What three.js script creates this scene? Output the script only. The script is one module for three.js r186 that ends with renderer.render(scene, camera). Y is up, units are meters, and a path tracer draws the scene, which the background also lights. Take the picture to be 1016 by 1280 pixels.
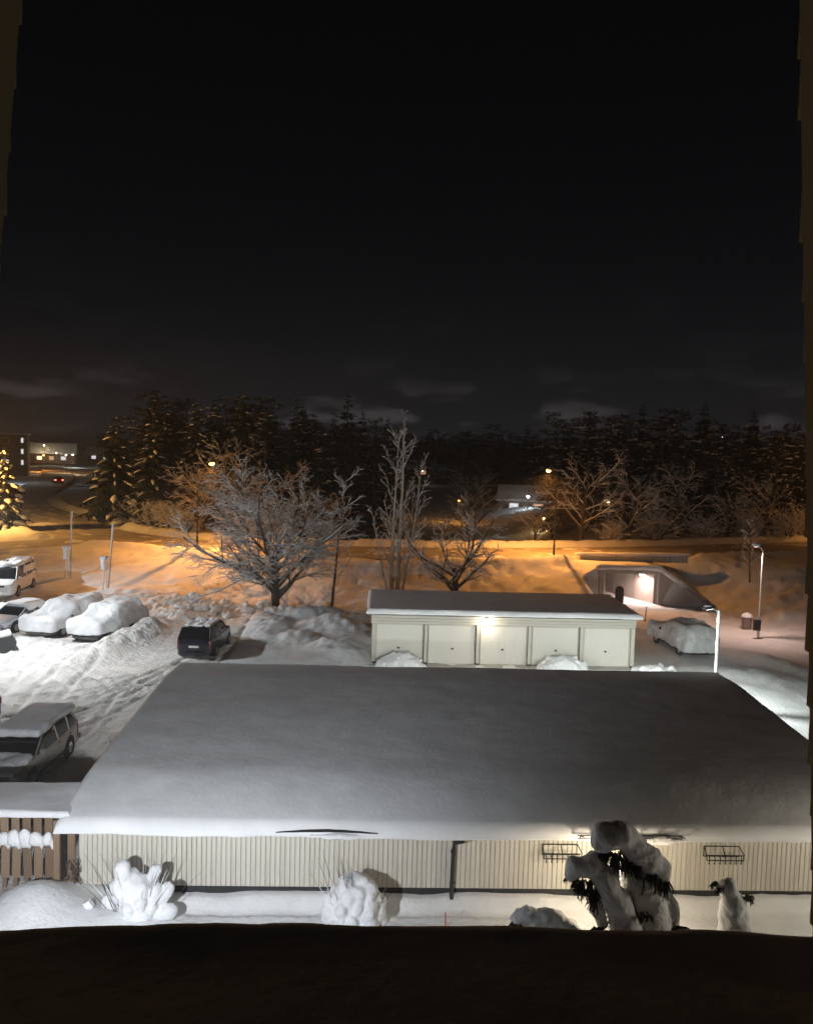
import * as THREE from 'three';
import { mergeGeometries, mergeVertices } from 'three/addons/utils/BufferGeometryUtils.js';

// ───────────────────────── camera, sky, exposure ─────────────────────────
const scene = new THREE.Scene();
const camera = new THREE.PerspectiveCamera(64.37, 812 / 1024, 0.05, 3000);
const D2R = Math.PI / 180;
camera.rotation.order = 'YXZ';
camera.position.set(0, 11.1, 0);
camera.rotation.set(-4.2 * D2R, -1.9 * D2R, 1.55 * D2R);
scene.add(camera);
const renderer = new THREE.WebGLRenderer({ antialias: true });
renderer.setSize(812, 1024);
renderer.toneMapping = THREE.LinearToneMapping;
renderer.toneMappingExposure = 1.0;
renderer.shadowMap.enabled = true;
renderer.shadowMap.type = THREE.PCFSoftShadowMap;

// ───────────────────────── random numbers and noise ─────────────────────────
function rng(seed) { let a = seed >>> 0; return () => { a = (a + 0x6D2B79F5) | 0; let t = Math.imul(a ^ (a >>> 15), 1 | a); t = (t + Math.imul(t ^ (t >>> 7), 61 | t)) ^ t; return ((t ^ (t >>> 14)) >>> 0) / 4294967296; }; }
function h3(x, y, z) { let n = Math.imul(x, 374761393) ^ Math.imul(y, 668265263) ^ Math.imul(z, 2147483647 ^ 0x5bd1e995); n = Math.imul(n ^ (n >>> 13), 1274126177); n ^= n >>> 16; return (n >>> 0) / 4294967296; }
function noise3(x, y, z) {
  const X = Math.floor(x), Y = Math.floor(y), Z = Math.floor(z); let u = x - X, v = y - Y, w = z - Z;
  u = u * u * (3 - 2 * u); v = v * v * (3 - 2 * v); w = w * w * (3 - 2 * w);
  const L = (a, b, t) => a + (b - a) * t;
  return 2 * L(L(L(h3(X, Y, Z), h3(X + 1, Y, Z), u), L(h3(X, Y + 1, Z), h3(X + 1, Y + 1, Z), u), v), L(L(h3(X, Y, Z + 1), h3(X + 1, Y, Z + 1), u), L(h3(X, Y + 1, Z + 1), h3(X + 1, Y + 1, Z + 1), u), v), w) - 1;
}
const noise2 = (x, z) => noise3(x, 7.31, z);
function fbm(x, z, o = 4) { let s = 0, a = 0.5, f = 1; for (let i = 0; i < o; i++) { s += a * noise2(x * f + i * 17.1, z * f - i * 9.7); a *= 0.5; f *= 2.03; } return s; }
const sst = (a, b, x) => { const t = Math.min(1, Math.max(0, (x - a) / (b - a))); return t * t * (3 - 2 * t); };
const mix = (a, b, t) => a + (b - a) * t;
const clamp = (x, a, b) => Math.min(b, Math.max(a, x));
const V = (x, y, z) => new THREE.Vector3(x, y, z);

// night sky: black overhead, a little town glow and thin cloud wisps low down, all the way round
{
  const W = 2048, Hh = 1024, data = new Float32Array(W * Hh * 4);
  for (let j = 0; j < Hh; j++) {
    const el = ((j + 0.5) / Hh - 0.5) * 180;
    for (let i = 0; i < W; i++) {
      const az = ((i + 0.5) / W) * 360;
      const e = Math.max(0, el), k = (j * W + i) * 4;
      const base = 0.0013 + 0.0072 * Math.exp(-e / 13) + 0.006 * Math.exp(-e / 4);
      let c = 0;
      if (el > -2 && el < 22) {
        const a = az * D2R, nx = Math.cos(a), nz = Math.sin(a);
        const n1 = noise3(nx * 13, el * 0.9, nz * 13 + 3) * 0.6 + noise3(nx * 30, el * 2.2, nz * 30) * 0.32 + noise3(nx * 55, el * 4.5, nz * 55) * 0.2;
        const band = Math.exp(-(((el - 2.2) / 1.4) ** 2)) + 0.18 * Math.exp(-(((el - 4.4) / 1.3) ** 2)) + 0.02 * Math.exp(-(((el - 8.0) / 3.0) ** 2));
        c = sst(0.05, 0.5, n1) * band * 0.034 + sst(-0.2, 0.7, n1) * 0.0016 * Math.exp(-e / 9);
      }
      data[k] = base * 0.95 + c * 1.0; data[k + 1] = base * 1.0 + c * 0.88; data[k + 2] = base * 1.2 + c * 0.92; data[k + 3] = 1;
    }
  }
  const t = new THREE.DataTexture(data, W, Hh, THREE.RGBAFormat, THREE.FloatType);
  t.mapping = THREE.EquirectangularReflectionMapping; t.magFilter = t.minFilter = THREE.LinearFilter; t.wrapS = THREE.RepeatWrapping; t.needsUpdate = true;
  scene.background = t; scene.environment = t;
}

// ───────────────────────── scene helpers ─────────────────────────
const used = new Map();
function numbered(n) { const k = used.get(n) || 0; used.set(n, k + 1); return k ? n + '_' + String(k).padStart(3, '0') : n; }
function obj(name, geo, mat, parent) { const m = new THREE.Mesh(geo, mat); m.name = parent ? name : numbered(name); (parent || scene).add(m); return m; }
function tag(o, label, category, group) { o.userData.label = label; o.userData.category = category; if (group) o.userData.group = group; return o; }
function thing(name, label, category, pos = [0, 0, 0], turn = 0, group) { const o = new THREE.Group(); o.name = numbered(name); scene.add(o); o.position.set(...pos); o.rotation.y = turn; return tag(o, label, category, group); }
function struct(name, geo, mat) { const m = obj(name, geo, mat); m.userData.kind = 'structure'; return m; }
function dup(src, pos, turn, label, group, scale) { const c = src.clone(); c.name = numbered(src.name.replace(/_\d\d\d$/, '')); scene.add(c); c.position.set(...pos); c.rotation.y = turn; c.userData = { ...src.userData }; if (label) c.userData.label = label; if (group) c.userData.group = group; if (scale) c.scale.setScalar(scale); return c; }
const flat = (g) => { const q = g.index ? g.toNonIndexed() : g; for (const k of Object.keys(q.attributes)) if (!['position', 'normal', 'uv'].includes(k)) q.deleteAttribute(k); if (!q.attributes.uv) q.setAttribute('uv', new THREE.BufferAttribute(new Float32Array(q.attributes.position.count * 2), 2)); return q; };
const mg = (list) => mergeGeometries(list.map(flat), false);
function box(w, h, d, x = 0, y = 0, z = 0, ry = 0, rx = 0, rz = 0) { const g = new THREE.BoxGeometry(w, h, d); if (rz) g.rotateZ(rz); if (rx) g.rotateX(rx); if (ry) g.rotateY(ry); g.translate(x, y, z); return g; }
function cyl(r0, r1, h, x = 0, y = 0, z = 0, n = 12, rx = 0, rz = 0) { const g = new THREE.CylinderGeometry(r1, r0, h, n); if (rx) g.rotateX(rx); if (rz) g.rotateZ(rz); g.translate(x, y, z); return g; }
// a box with its edges bevelled (bars, planks, slabs)
function bev(w, h, d, b = 0.01) {
  const s = new THREE.Shape(); const x = w / 2 - b, y = h / 2 - b; s.moveTo(-x, -y); s.lineTo(x, -y); s.lineTo(x, y); s.lineTo(-x, y); s.closePath();
  const g = new THREE.ExtrudeGeometry(s, { depth: d - 2 * b, bevelEnabled: true, bevelThickness: b, bevelSize: b, bevelSegments: 1 }); g.translate(0, 0, -(d - 2 * b) / 2); return g;
}
// planar uv in metres
function uvXZ(g) { const p = g.attributes.position, u = new Float32Array(p.count * 2); for (let i = 0; i < p.count; i++) { u[2 * i] = p.getX(i) + p.getY(i) * 0.37; u[2 * i + 1] = p.getZ(i) + p.getY(i) * 0.81; } g.setAttribute('uv', new THREE.BufferAttribute(u, 2)); return g; }
// grid from sorted coordinate lists
function grid(xs, zs, f, skip) {
  const nx = xs.length, nz = zs.length, P = new Float32Array(nx * nz * 3), U = new Float32Array(nx * nz * 2), I = [];
  for (let j = 0; j < nz; j++) for (let i = 0; i < nx; i++) { const k = j * nx + i; P[3 * k] = xs[i]; P[3 * k + 1] = f(xs[i], zs[j]); P[3 * k + 2] = zs[j]; U[2 * k] = xs[i]; U[2 * k + 1] = zs[j]; }
  for (let j = 0; j < nz - 1; j++) for (let i = 0; i < nx - 1; i++) { if (skip && skip((xs[i] + xs[i + 1]) / 2, (zs[j] + zs[j + 1]) / 2)) continue; const a = j * nx + i, b = a + 1, c = a + nx, d = c + 1; I.push(a, b, d, a, d, c); }
  const g = new THREE.BufferGeometry(); g.setAttribute('position', new THREE.BufferAttribute(P, 3)); g.setAttribute('uv', new THREE.BufferAttribute(U, 2)); g.setIndex(I); 
  // lists run towards -z: fix winding so that normals point up
  if (zs[nz - 1] > zs[0]) { const q = g.index.array; for (let i = 0; i < q.length; i += 3) { const t = q[i + 1]; q[i + 1] = q[i + 2]; q[i + 2] = t; } }
  g.computeVertexNormals(); return g;
}
const range = (a, b, s) => { const r = [], n = Math.max(1, Math.round(Math.abs(b - a) / s)); for (let i = 0; i <= n; i++) r.push(a + (b - a) * i / n); return r; };
// naive surface nets over a signed distance
function sdfMesh(f, lo, hi, c) {
  const n = [0, 1, 2].map((k) => Math.ceil((hi[k] - lo[k]) / c) + 1), [nx, ny, nz] = n, val = new Float32Array(nx * ny * nz), id = (i, j, k) => (k * ny + j) * nx + i;
  for (let k = 0; k < nz; k++) for (let j = 0; j < ny; j++) for (let i = 0; i < nx; i++) val[id(i, j, k)] = f(lo[0] + i * c, lo[1] + j * c, lo[2] + k * c);
  const vi = new Int32Array(nx * ny * nz).fill(-1), P = [], I = [];
  const E = [[0, 1], [2, 3], [4, 5], [6, 7], [0, 2], [1, 3], [4, 6], [5, 7], [0, 4], [1, 5], [2, 6], [3, 7]];
  for (let k = 0; k < nz - 1; k++) for (let j = 0; j < ny - 1; j++) for (let i = 0; i < nx - 1; i++) {
    const q = []; let s = 0; for (let m = 0; m < 8; m++) { const v = val[id(i + (m & 1), j + ((m >> 1) & 1), k + (m >> 2))]; q.push(v); if (v < 0) s++; }
    if (s === 0 || s === 8) continue;
    let x = 0, y = 0, z = 0, w = 0;
    for (const [a, b] of E) { if ((q[a] < 0) === (q[b] < 0)) continue; const t = q[a] / (q[a] - q[b]); x += (a & 1) + t * ((b & 1) - (a & 1)); y += ((a >> 1) & 1) + t * (((b >> 1) & 1) - ((a >> 1) & 1)); z += (a >> 2) + t * ((b >> 2) - (a >> 2)); w++; }
    vi[id(i, j, k)] = P.length / 3; P.push(lo[0] + (i + x / w) * c, lo[1] + (j + y / w) * c, lo[2] + (k + z / w) * c);
  }
  const quad = (a, b, d, e, fl) => { if (a < 0 || b < 0 || d < 0 || e < 0) return; if (fl) I.push(a, d, b, a, e, d); else I.push(a, b, d, a, d, e); };
  for (let k = 1; k < nz - 1; k++) for (let j = 1; j < ny - 1; j++) for (let i = 1; i < nx - 1; i++) {
    const v = val[id(i, j, k)] < 0;
    if (v !== val[id(i + 1, j, k)] < 0) quad(vi[id(i, j - 1, k - 1)], vi[id(i, j, k - 1)], vi[id(i, j, k)], vi[id(i, j - 1, k)], !v);
    if (v !== val[id(i, j + 1, k)] < 0) quad(vi[id(i - 1, j, k - 1)], vi[id(i - 1, j, k)], vi[id(i, j, k)], vi[id(i, j, k - 1)], !v);
    if (v !== val[id(i, j, k + 1)] < 0) quad(vi[id(i - 1, j - 1, k)], vi[id(i, j - 1, k)], vi[id(i, j, k)], vi[id(i - 1, j, k)], !v);
  }
  const g = new THREE.BufferGeometry(); g.setAttribute('position', new THREE.Float32BufferAttribute(P, 3)); g.setIndex(I); g.computeVertexNormals(); return uvXZ(g);
}
const smin = (a, b, k) => { const h = Math.max(k - Math.abs(a - b), 0) / k; return Math.min(a, b) - h * h * k * 0.25; };
const sdBox = (x, y, z, a, b, c, r) => { const X = Math.abs(x) - a + r, Y = Math.abs(y) - b + r, Z = Math.abs(z) - c + r; return Math.hypot(Math.max(X, 0), Math.max(Y, 0), Math.max(Z, 0)) + Math.min(Math.max(X, Y, Z), 0) - r; };
const sdEll = (x, y, z, a, b, c) => { const k0 = Math.hypot(x / a, y / b, z / c), k1 = Math.hypot(x / a / a, y / b / b, z / c / c); return k1 < 1e-9 ? -Math.min(a, b, c) : k0 * (k0 - 1) / k1; };
function sdCap(px, py, pz, a, b, ra, rb) { const bx = b[0] - a[0], by = b[1] - a[1], bz = b[2] - a[2], x = px - a[0], y = py - a[1], z = pz - a[2]; const t = clamp((x * bx + y * by + z * bz) / (bx * bx + by * by + bz * bz + 1e-9), 0, 1); return Math.hypot(x - bx * t, y - by * t, z - bz * t) - mix(ra, rb, t); }
// chains of tapered tubes in one geometry
class Tubes {
  constructor() { this.p = []; this.n = []; this.i = []; }
  chain(pts, rad, sides = 5, flatY = 1) {
    const N = pts.length, base = this.p.length / 3, t = V(), a = V(), b = V();
    for (let k = 0; k < N; k++) {
      t.subVectors(pts[Math.min(N - 1, k + 1)], pts[Math.max(0, k - 1)]).normalize();
      a.set(0, 1, 0); if (Math.abs(t.y) > 0.94) a.set(1, 0, 0); b.crossVectors(t, a).normalize(); a.crossVectors(b, t).normalize();
      for (let s = 0; s < sides; s++) { const w = s / sides * Math.PI * 2, c = Math.cos(w), q = Math.sin(w), nx = b.x * c + a.x * q, ny = b.y * c + a.y * q, nz = b.z * c + a.z * q; this.p.push(pts[k].x + nx * rad[k], pts[k].y + ny * rad[k] * flatY, pts[k].z + nz * rad[k]); this.n.push(nx, ny, nz); }
    }
    for (let k = 0; k < N - 1; k++) for (let s = 0; s < sides; s++) { const A = base + k * sides + s, B = base + k * sides + (s + 1) % sides; this.i.push(A, B + sides, B, A, A + sides, B + sides); }
    for (const [k, fl] of [[0, 1], [N - 1, 0]]) for (let s = 1; s < sides - 1; s++) { const q = base + k * sides; if (fl) this.i.push(q, q + s, q + s + 1); else this.i.push(q, q + s + 1, q + s); }
    return this;
  }
  get tris() { return this.i.length / 3; }
  geo() { const g = new THREE.BufferGeometry(); g.setAttribute('position', new THREE.Float32BufferAttribute(this.p, 3)); g.setAttribute('normal', new THREE.Float32BufferAttribute(this.n, 3)); g.setIndex(this.i); return uvXZ(g); }
}
const bar = (a, b, r, sides = 6) => new Tubes().chain([V(...a), V(...b)], [r, r], sides).geo();

// ───────────────────────── textures and materials ─────────────────────────
function noiseTex(size, f, srgb) { const d = new Uint8Array(size * size * 4); for (let j = 0; j < size; j++) for (let i = 0; i < size; i++) { const c = f(i / size, j / size), k = (j * size + i) * 4; d[k] = clamp(c[0] * 255, 0, 255); d[k + 1] = clamp(c[1] * 255, 0, 255); d[k + 2] = clamp(c[2] * 255, 0, 255); d[k + 3] = 255; } const t = new THREE.DataTexture(d, size, size); t.wrapS = t.wrapT = THREE.RepeatWrapping; t.magFilter = THREE.LinearFilter; t.minFilter = THREE.LinearMipmapLinearFilter; t.generateMipmaps = true; if (srgb) t.colorSpace = THREE.SRGBColorSpace; t.needsUpdate = true; return t; }
// tileable noise on a torus-like blend
function tfbm(u, v, f, o) { let s = 0, a = 0.5; for (let k = 0; k < o; k++) { const n = (x, y) => noise2(x + k * 31.7, y + k * 11.9); const x = u * f, y = v * f; s += a * (n(x, y) * (1 - u) * (1 - v) + n(x - f, y) * u * (1 - v) + n(x, y - f) * (1 - u) * v + n(x - f, y - f) * u * v); a *= 0.55; f *= 2; } return s; }
const snowBump = noiseTex(512, (u, v) => { const n = 0.5 + 0.62 * tfbm(u, v, 12, 5); return [n, n, n]; });
const grain = noiseTex(512, (u, v) => { const n = 0.5 + 0.6 * tfbm(u, v, 24, 5); return [n, n, n]; });
const rep = (t, a, b = a) => { const c = t.clone(); c.repeat.set(a, b); c.needsUpdate = true; return c; };
const colTex = (lo, hi, f, o, s = 512) => noiseTex(s, (u, v) => { const n = clamp(0.5 + 0.9 * tfbm(u, v, f, o), 0, 1); return [mix(lo[0], hi[0], n), mix(lo[1], hi[1], n), mix(lo[2], hi[2], n)]; }, true);
const snowCol = rep(colTex([0.86, 0.87, 0.885], [0.95, 0.955, 0.965], 7, 5), 0.21);
const dirtyCol = rep(colTex([0.78, 0.77, 0.755], [0.945, 0.945, 0.94], 9, 6), 0.13);
const roadCol = rep(colTex([0.50, 0.47, 0.42], [0.80, 0.77, 0.72], 8, 6), 0.11);
const streak = noiseTex(256, (u, v) => { const n = 0.95 + 0.10 * tfbm(u, v, 9, 4); return [n, n * 0.995, n * 0.98]; }, true);
const boardTex = [[3.1, 0.21], [2.3, 0.33], [4.7, 0.15]].map(([a, b]) => rep(streak, a, b));
const std = (c, r = 0.8, extra = {}) => new THREE.MeshStandardMaterial({ color: new THREE.Color().setRGB(...c), roughness: r, metalness: 0, ...extra });
const M = {
  snow: new THREE.MeshStandardMaterial({ map: snowCol, roughness: 0.92, bumpMap: rep(snowBump, 0.7), bumpScale: 0.035 }),
  softSnow: new THREE.MeshStandardMaterial({ map: snowCol, roughness: 0.92, bumpMap: rep(snowBump, 1.6), bumpScale: 0.028 }),
  roofSnow: new THREE.MeshStandardMaterial({ map: snowCol, roughness: 0.9, bumpMap: rep(snowBump, 0.8), bumpScale: 0.010 }),
  lotSnow: new THREE.MeshStandardMaterial({ map: dirtyCol, roughness: 0.85, bumpMap: rep(snowBump, 0.55), bumpScale: 0.10 }),
  roadSnow: new THREE.MeshStandardMaterial({ map: roadCol, roughness: 0.75, bumpMap: rep(snowBump, 0.6), bumpScale: 0.03 }),
  sillSnow: new THREE.MeshStandardMaterial({ map: rep(snowCol, 1.5), roughness: 0.95, bumpMap: rep(snowBump, 4), bumpScale: 0.0015 }),
  twigSnow: std([0.8, 0.81, 0.83], 0.95),
  bark: std([0.06, 0.05, 0.042], 0.95, { bumpMap: rep(grain, 3), bumpScale: 0.02 }),
  birch: std([0.42, 0.38, 0.34], 0.9),
  needle: std([0.022, 0.032, 0.02], 0.9, { side: THREE.DoubleSide }),
  twig: std([0.085, 0.068, 0.055], 0.95),
  board: [[0.66, 0.64, 0.585], [0.635, 0.61, 0.55], [0.68, 0.655, 0.60]].map((c, i) => std(c, 0.6, { map: boardTex[i] })),
  boardBack: std([0.42, 0.395, 0.34], 0.8),
  trim: std([0.50, 0.48, 0.42], 0.6),
  door: std([0.68, 0.665, 0.61], 0.55),
  doorFrame: std([0.46, 0.44, 0.38], 0.6),
  plinth: std([0.035, 0.036, 0.038], 0.9, { bumpMap: rep(grain, 2), bumpScale: 0.01 }),
  darkMetal: std([0.045, 0.046, 0.05], 0.5, { metalness: 0.3 }),
  pipe: std([0.035, 0.036, 0.04], 0.5, { metalness: 0.2 }),
  galv: std([0.42, 0.43, 0.43], 0.5, { metalness: 0.35 }),
  whitePost: std([0.72, 0.72, 0.70], 0.6),
  wood: [[0.27, 0.19, 0.125], [0.22, 0.15, 0.10], [0.31, 0.22, 0.15]].map((c) => std(c, 0.85, { bumpMap: rep(grain, 1, 9), bumpScale: 0.006 })),
  concrete: std([0.43, 0.41, 0.385], 0.9, { bumpMap: rep(grain, 0.7), bumpScale: 0.02, map: null }),
  brick: [[0.40, 0.345, 0.175], [0.37, 0.32, 0.16], [0.43, 0.37, 0.19]].map((c) => std(c, 0.95, { bumpMap: rep(grain, 6), bumpScale: 0.006 })),
  mortar: std([0.33, 0.28, 0.17], 0.95),
  glass: std([0.012, 0.013, 0.015], 0.08),
  tyre: std([0.018, 0.018, 0.018], 0.9),
  rim: std([0.40, 0.41, 0.42], 0.35, { metalness: 0.7 }),
  black: std([0.012, 0.012, 0.013], 0.7),
  plate: std([0.72, 0.72, 0.70], 0.5),
  tail: std([0.22, 0.012, 0.01], 0.25),
  head: std([0.55, 0.57, 0.6], 0.15),
  red: std([0.45, 0.03, 0.02], 0.7),
};
const paint = (r, g, b, metal = 0.25) => new THREE.MeshPhysicalMaterial({ color: new THREE.Color().setRGB(r, g, b), roughness: 0.4, metalness: metal, clearcoat: 0.7, clearcoatRoughness: 0.15 });
const glow = (r, g, b, k) => new THREE.MeshStandardMaterial({ color: 0x222222, emissive: new THREE.Color().setRGB(r, g, b), emissiveIntensity: k, roughness: 0.6 });
function spot(pos, target, color, cd, angle, pen, parentRadius = 4) { const l = new THREE.SpotLight(new THREE.Color().setRGB(...color), cd, 0, angle * D2R, pen, 2); l.position.set(...pos); l.target.position.set(...target); l.castShadow = true; l.shadow.mapSize.set(1024, 1024); l.shadow.bias = -0.0005; l.shadow.radius = parentRadius; scene.add(l); scene.add(l.target); l.name = numbered('lamp_light'); l.target.name = numbered('lamp_target'); return l; }
function point(pos, color, cd, radius = 4) { const l = new THREE.PointLight(new THREE.Color().setRGB(...color), cd, 0, 2); l.position.set(...pos); l.castShadow = true; l.shadow.radius = radius; l.shadow.bias = -0.0005; scene.add(l); l.name = numbered('lamp_light'); return l; }
const SODIUM = [1, 0.385, 0.08], WARM = [1, 0.8, 0.6], COOL = [0.93, 1, 0.93], PINK = [1, 0.68, 0.56], DAY = [0.9, 0.96, 1];

// ───────────────────────── ground, road, path, parking lot ─────────────────────────
const ROADY = 2.9;
const roadCurve = new THREE.CatmullRomCurve3([V(95, 0, -100), V(62, 0, -87), V(40, 0, -77.5), V(22, 0, -70.5), V(5, 0, -66.8), V(-13, 0, -67.5), V(-25, 0, -74), V(-35, 0, -89), V(-48, 0, -110), V(-62, 0, -150), V(-78, 0, -200), V(-120, 0, -300)]);
const sideCurve = new THREE.CatmullRomCurve3([V(-24, 0, -73), V(-28, 0, -67), V(-36, 0, -62.5), V(-60, 0, -59)]);
const roadPts = roadCurve.getSpacedPoints(240), sidePts = sideCurve.getSpacedPoints(40);
function dPoly(x, z, pts) { let best = 1e9, side = 1; for (let i = 0; i < pts.length - 1; i++) { const a = pts[i], b = pts[i + 1], bx = b.x - a.x, bz = b.z - a.z; const t = clamp(((x - a.x) * bx + (z - a.z) * bz) / (bx * bx + bz * bz), 0, 1); const dx = x - a.x - bx * t, dz = z - a.z - bz * t, d = dx * dx + dz * dz; if (d < best) { best = d; side = bx * dz - bz * dx > 0 ? 1 : -1; } } return [Math.sqrt(best), side]; }
const wingTop = (x) => (x < 21.3 ? 2.75 : Math.max(0.2, 2.75 - (x - 21.3) * 0.66));
function landBase(x, z) {
  const lot = sst(-9, -15, x) * sst(-48, -57.5, z) * 0.95 + sst(-20, -30, x) * sst(-50, -58, z) * 0.5;
  const zr = sst(-55.5, -64, z);
  const bank = lot + (2.95 - lot) * zr;
  const cut = z > -60.95 ? 0 : mix(wingTop(x), 2.95, sst(-61, -66, z));
  const m = sst(15.4, 17.0, x) * (1 - sst(24.6, 34, x));
  let h = mix(bank, cut, m);
  const xr = sst(25.5, 38, x) * sst(-38, -58, z) * 2.95;
  h = Math.max(h, xr);
  return h;
}
function land(x, z) {
  let h = landBase(x, z);
  if (z < -54) {
    const [d, side] = dPoly(x, z, roadPts);
    const far = z < -110;
    if (d < 14) { const w = 3.7; h = mix(ROADY - 0.07, h + 0.42 * (1 - sst(14.5, 16, x) * (1 - sst(25.5, 27, x)) * (z > -68 ? 1 : 0)) * Math.exp(-(((d - w - 1.3) / 0.75) ** 2)), sst(w - 0.25, w + 0.9, d)); }
    // hollow beyond the road
    if (side > 0 || true) { const behind = z < -70 && x > -16 && x < 24 ? sst(5.2, 16, d) * sst(-16, -6, x) * (1 - sst(15, 26, x)) : 0; h -= 2.4 * behind; }
    if (x < -18) { const [e] = dPoly(x, z, sidePts); if (e < 8) h = mix(ROADY - 0.11, h, sst(2.6, 4.2, e)); }
    if (far) h = mix(h, 2.5, sst(-110, -160, z));
  }
  return h;
}
function rough(x, z) {
  if (z > -24 && z < -17) return 0.05 * fbm(x * 0.9, z * 0.9, 4) + 0.02 * fbm(x * 4, z * 4, 3);
  const bankm = sst(-52, -57, z);
  let r = (0.10 + 0.1 * bankm) * fbm(x * 0.35, z * 0.35, 4) + (0.05 + 0.11 * bankm) * fbm(x * 1.3, z * 1.3, 5) - 0.10 * bankm * sst(0.3, 0.55, noise2(x * 1.9, z * 1.9));
  return r;
}
const yardExtra = (x, z) => {
  if (z < -24 || z > -15) return 0;
  let h = 0;
  // round drift of cleared snow at the corner by the slatted shelter
  h += 0.95 * Math.exp(-(((x + 7.75) / 1.25) ** 2) - (((z + 18.2) / 1.35) ** 2));
  h += 0.35 * Math.exp(-(((x + 5.6) / 0.9) ** 2) - (((z + 18.0) / 0.8) ** 2));
  // snow lying against the shelter and along the wall
  h += 0.16 * sst(-19.0, -19.4, z) * (0.7 + 0.8 * fbm(x * 0.7, 3.1, 3)) * sst(-8, -5.5, x);
  // path edge along the wall
  h -= 0.10 * sst(-18.75, -18.82, z) * (1 - sst(-19.0, -19.3, z)) * sst(-4.9, -4.2, x) * (1 - sst(3, 5, x));
  return h;
};
// lumps of ploughed snow: [x, z, rx, rz, turn, height]
const PILES = [
  [-13.75, -45.9, 1.0, 4.4, -0.26, 1.0], [-16.6, -43.6, 2.6, 1.0, 0, 0.4], [-12.6, -51.5, 1.6, 1.3, 0.3, 0.7], [-6.6, -50.0, 1.5, 5.2, 0.15, 0.75], [-10.5, -54.5, 4.2, 1.3, 0, 0.8], [-16.5, -55.5, 4.0, 1.2, 0.1, 0.5],
  [-4.5, -46.5, 2.0, 2.2, 0, 0.7], [-2.2, -44.2, 1.6, 2.4, 0, 0.9], [-2.6, -49.5, 2.6, 2.4, 0, 1.0], [-4.3, -53.2, 3, 1.5, 0, 0.9], [19.5, -40.5, 2.6, 1.4, -0.5, 0.45], [22.0, -43.5, 1.0, 3.2, 0.4, 0.4], [17.2, -38.4, 1.6, 1.2, 0, 0.35], [-24.5, -52.2, 4, 0.8, 0.25, 0.35], [-9.2, -32.0, 0.8, 5.5, 0.1, 0.45], [-19.2, -45.0, 1.3, 1.6, 0, 0.25],
  [26.3, -50.6, 1.6, 1.2, 0, 0.25], [28.6, -55.3, 1.6, 1.0, 0.3, 0.55], [29.4, -58.5, 2.2, 1.1, 0.4, 0.6],
];
function piles(x, z) {
  let h = 0;
  if (z > -27 || z < -61) return 0;
  for (const [cx, cz, rx, rz, a, hh] of PILES) {
    const c = Math.cos(a), s = Math.sin(a), dx = x - cx, dz = z - cz, u = (dx * c - dz * s) / rx, v = (dx * s + dz * c) / rz, d = u * u + v * v;
    if (d < 5) { const lump = 0.72 + 0.5 * fbm(x * 0.8 + cx, z * 0.8, 3) + 0.55 * Math.abs(fbm(x * 1.9 + cz, z * 1.9, 5)); h = Math.max(h, hh * Math.exp(-d * 0.9) * lump); }
  }
  return h;
}
// tyre tracks: polylines in the lot, each rut pair pressed into the snow
const TRACKS = [[[-9.3, -42], [-9.9, -38], [-11.6, -33], [-14.5, -28], [-19, -24]], [[-9.6, -41], [-11.5, -36], [-15.5, -31], [-22, -28]], [[-15.0, -42], [-14.5, -36], [-13.2, -30], [-12, -26]], [[-18, -44.5], [-17.5, -38], [-16, -31], [-15, -25]], [[-11.7, -31], [-12.5, -36], [-16.5, -40], [-23, -41]], [[-8.9, -40.5], [-12, -37.6], [-17, -36.0], [-24, -36]], [[-21.0, -45.5], [-19.5, -40], [-18.5, -32], [-20, -25]]];
const trackPts = TRACKS.map((t) => new THREE.CatmullRomCurve3(t.map(([x, z]) => V(x, 0, z))).getSpacedPoints(24));
function ruts(x, z) { let h = 0; for (const t of trackPts) { const [d] = dPoly(x, z, t); for (const o of [0.72, -0.0]) { if (o === 0 && d > 3) continue; const e = (d - 0.72) / 0.16; if (e * e < 8) h -= 0.05 * Math.exp(-e * e) * (0.75 + 0.6 * noise2(x * 0.6 + 4, z * 0.6)); const b = (Math.abs(d - 0.72) - 0.3) / 0.12; if (b * b < 8) h += 0.016 * Math.exp(-b * b); } } return h; }
const LOT = { x0: -36, x1: -7.7, z0: -23.2, z1: -56 };
const lotMask = (x, z) => sst(LOT.x0, LOT.x0 + 1, x) * (1 - sst(LOT.x1 - 0.7, LOT.x1, x)) * sst(LOT.z1, LOT.z1 + 1.5, z) * (1 - sst(LOT.z0 - 0.5, LOT.z0, z));
const lotTop = (x, z) => landBase(x, z) + 0.10 * fbm(x * 0.5, z * 0.5, 3) + 0.08 * fbm(x * 1.7, z * 1.7, 4) + 0.34 * Math.abs(fbm(x * 2.3 + 9, z * 2.3, 5)) * sst(-0.2, 0.3, fbm(x * 0.3, z * 0.3 + 5, 2)) + 0.05 * Math.abs(fbm(x * 5.0, z * 5.0, 3)) + ruts(x, z) + piles(x, z);
const tunnelHole = (x, z) => x > 17.15 && x < 21.25 && z < -60.6 && z > -62.6;
const groundY = (x, z) => land(x, z) + rough(x, z) * (z < -60.5 && z > -66 && x > 15.5 && x < 26 ? 0.3 : 1) + yardExtra(x, z) + piles(x, z) - 0.16 * lotMask(x, z);
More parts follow.
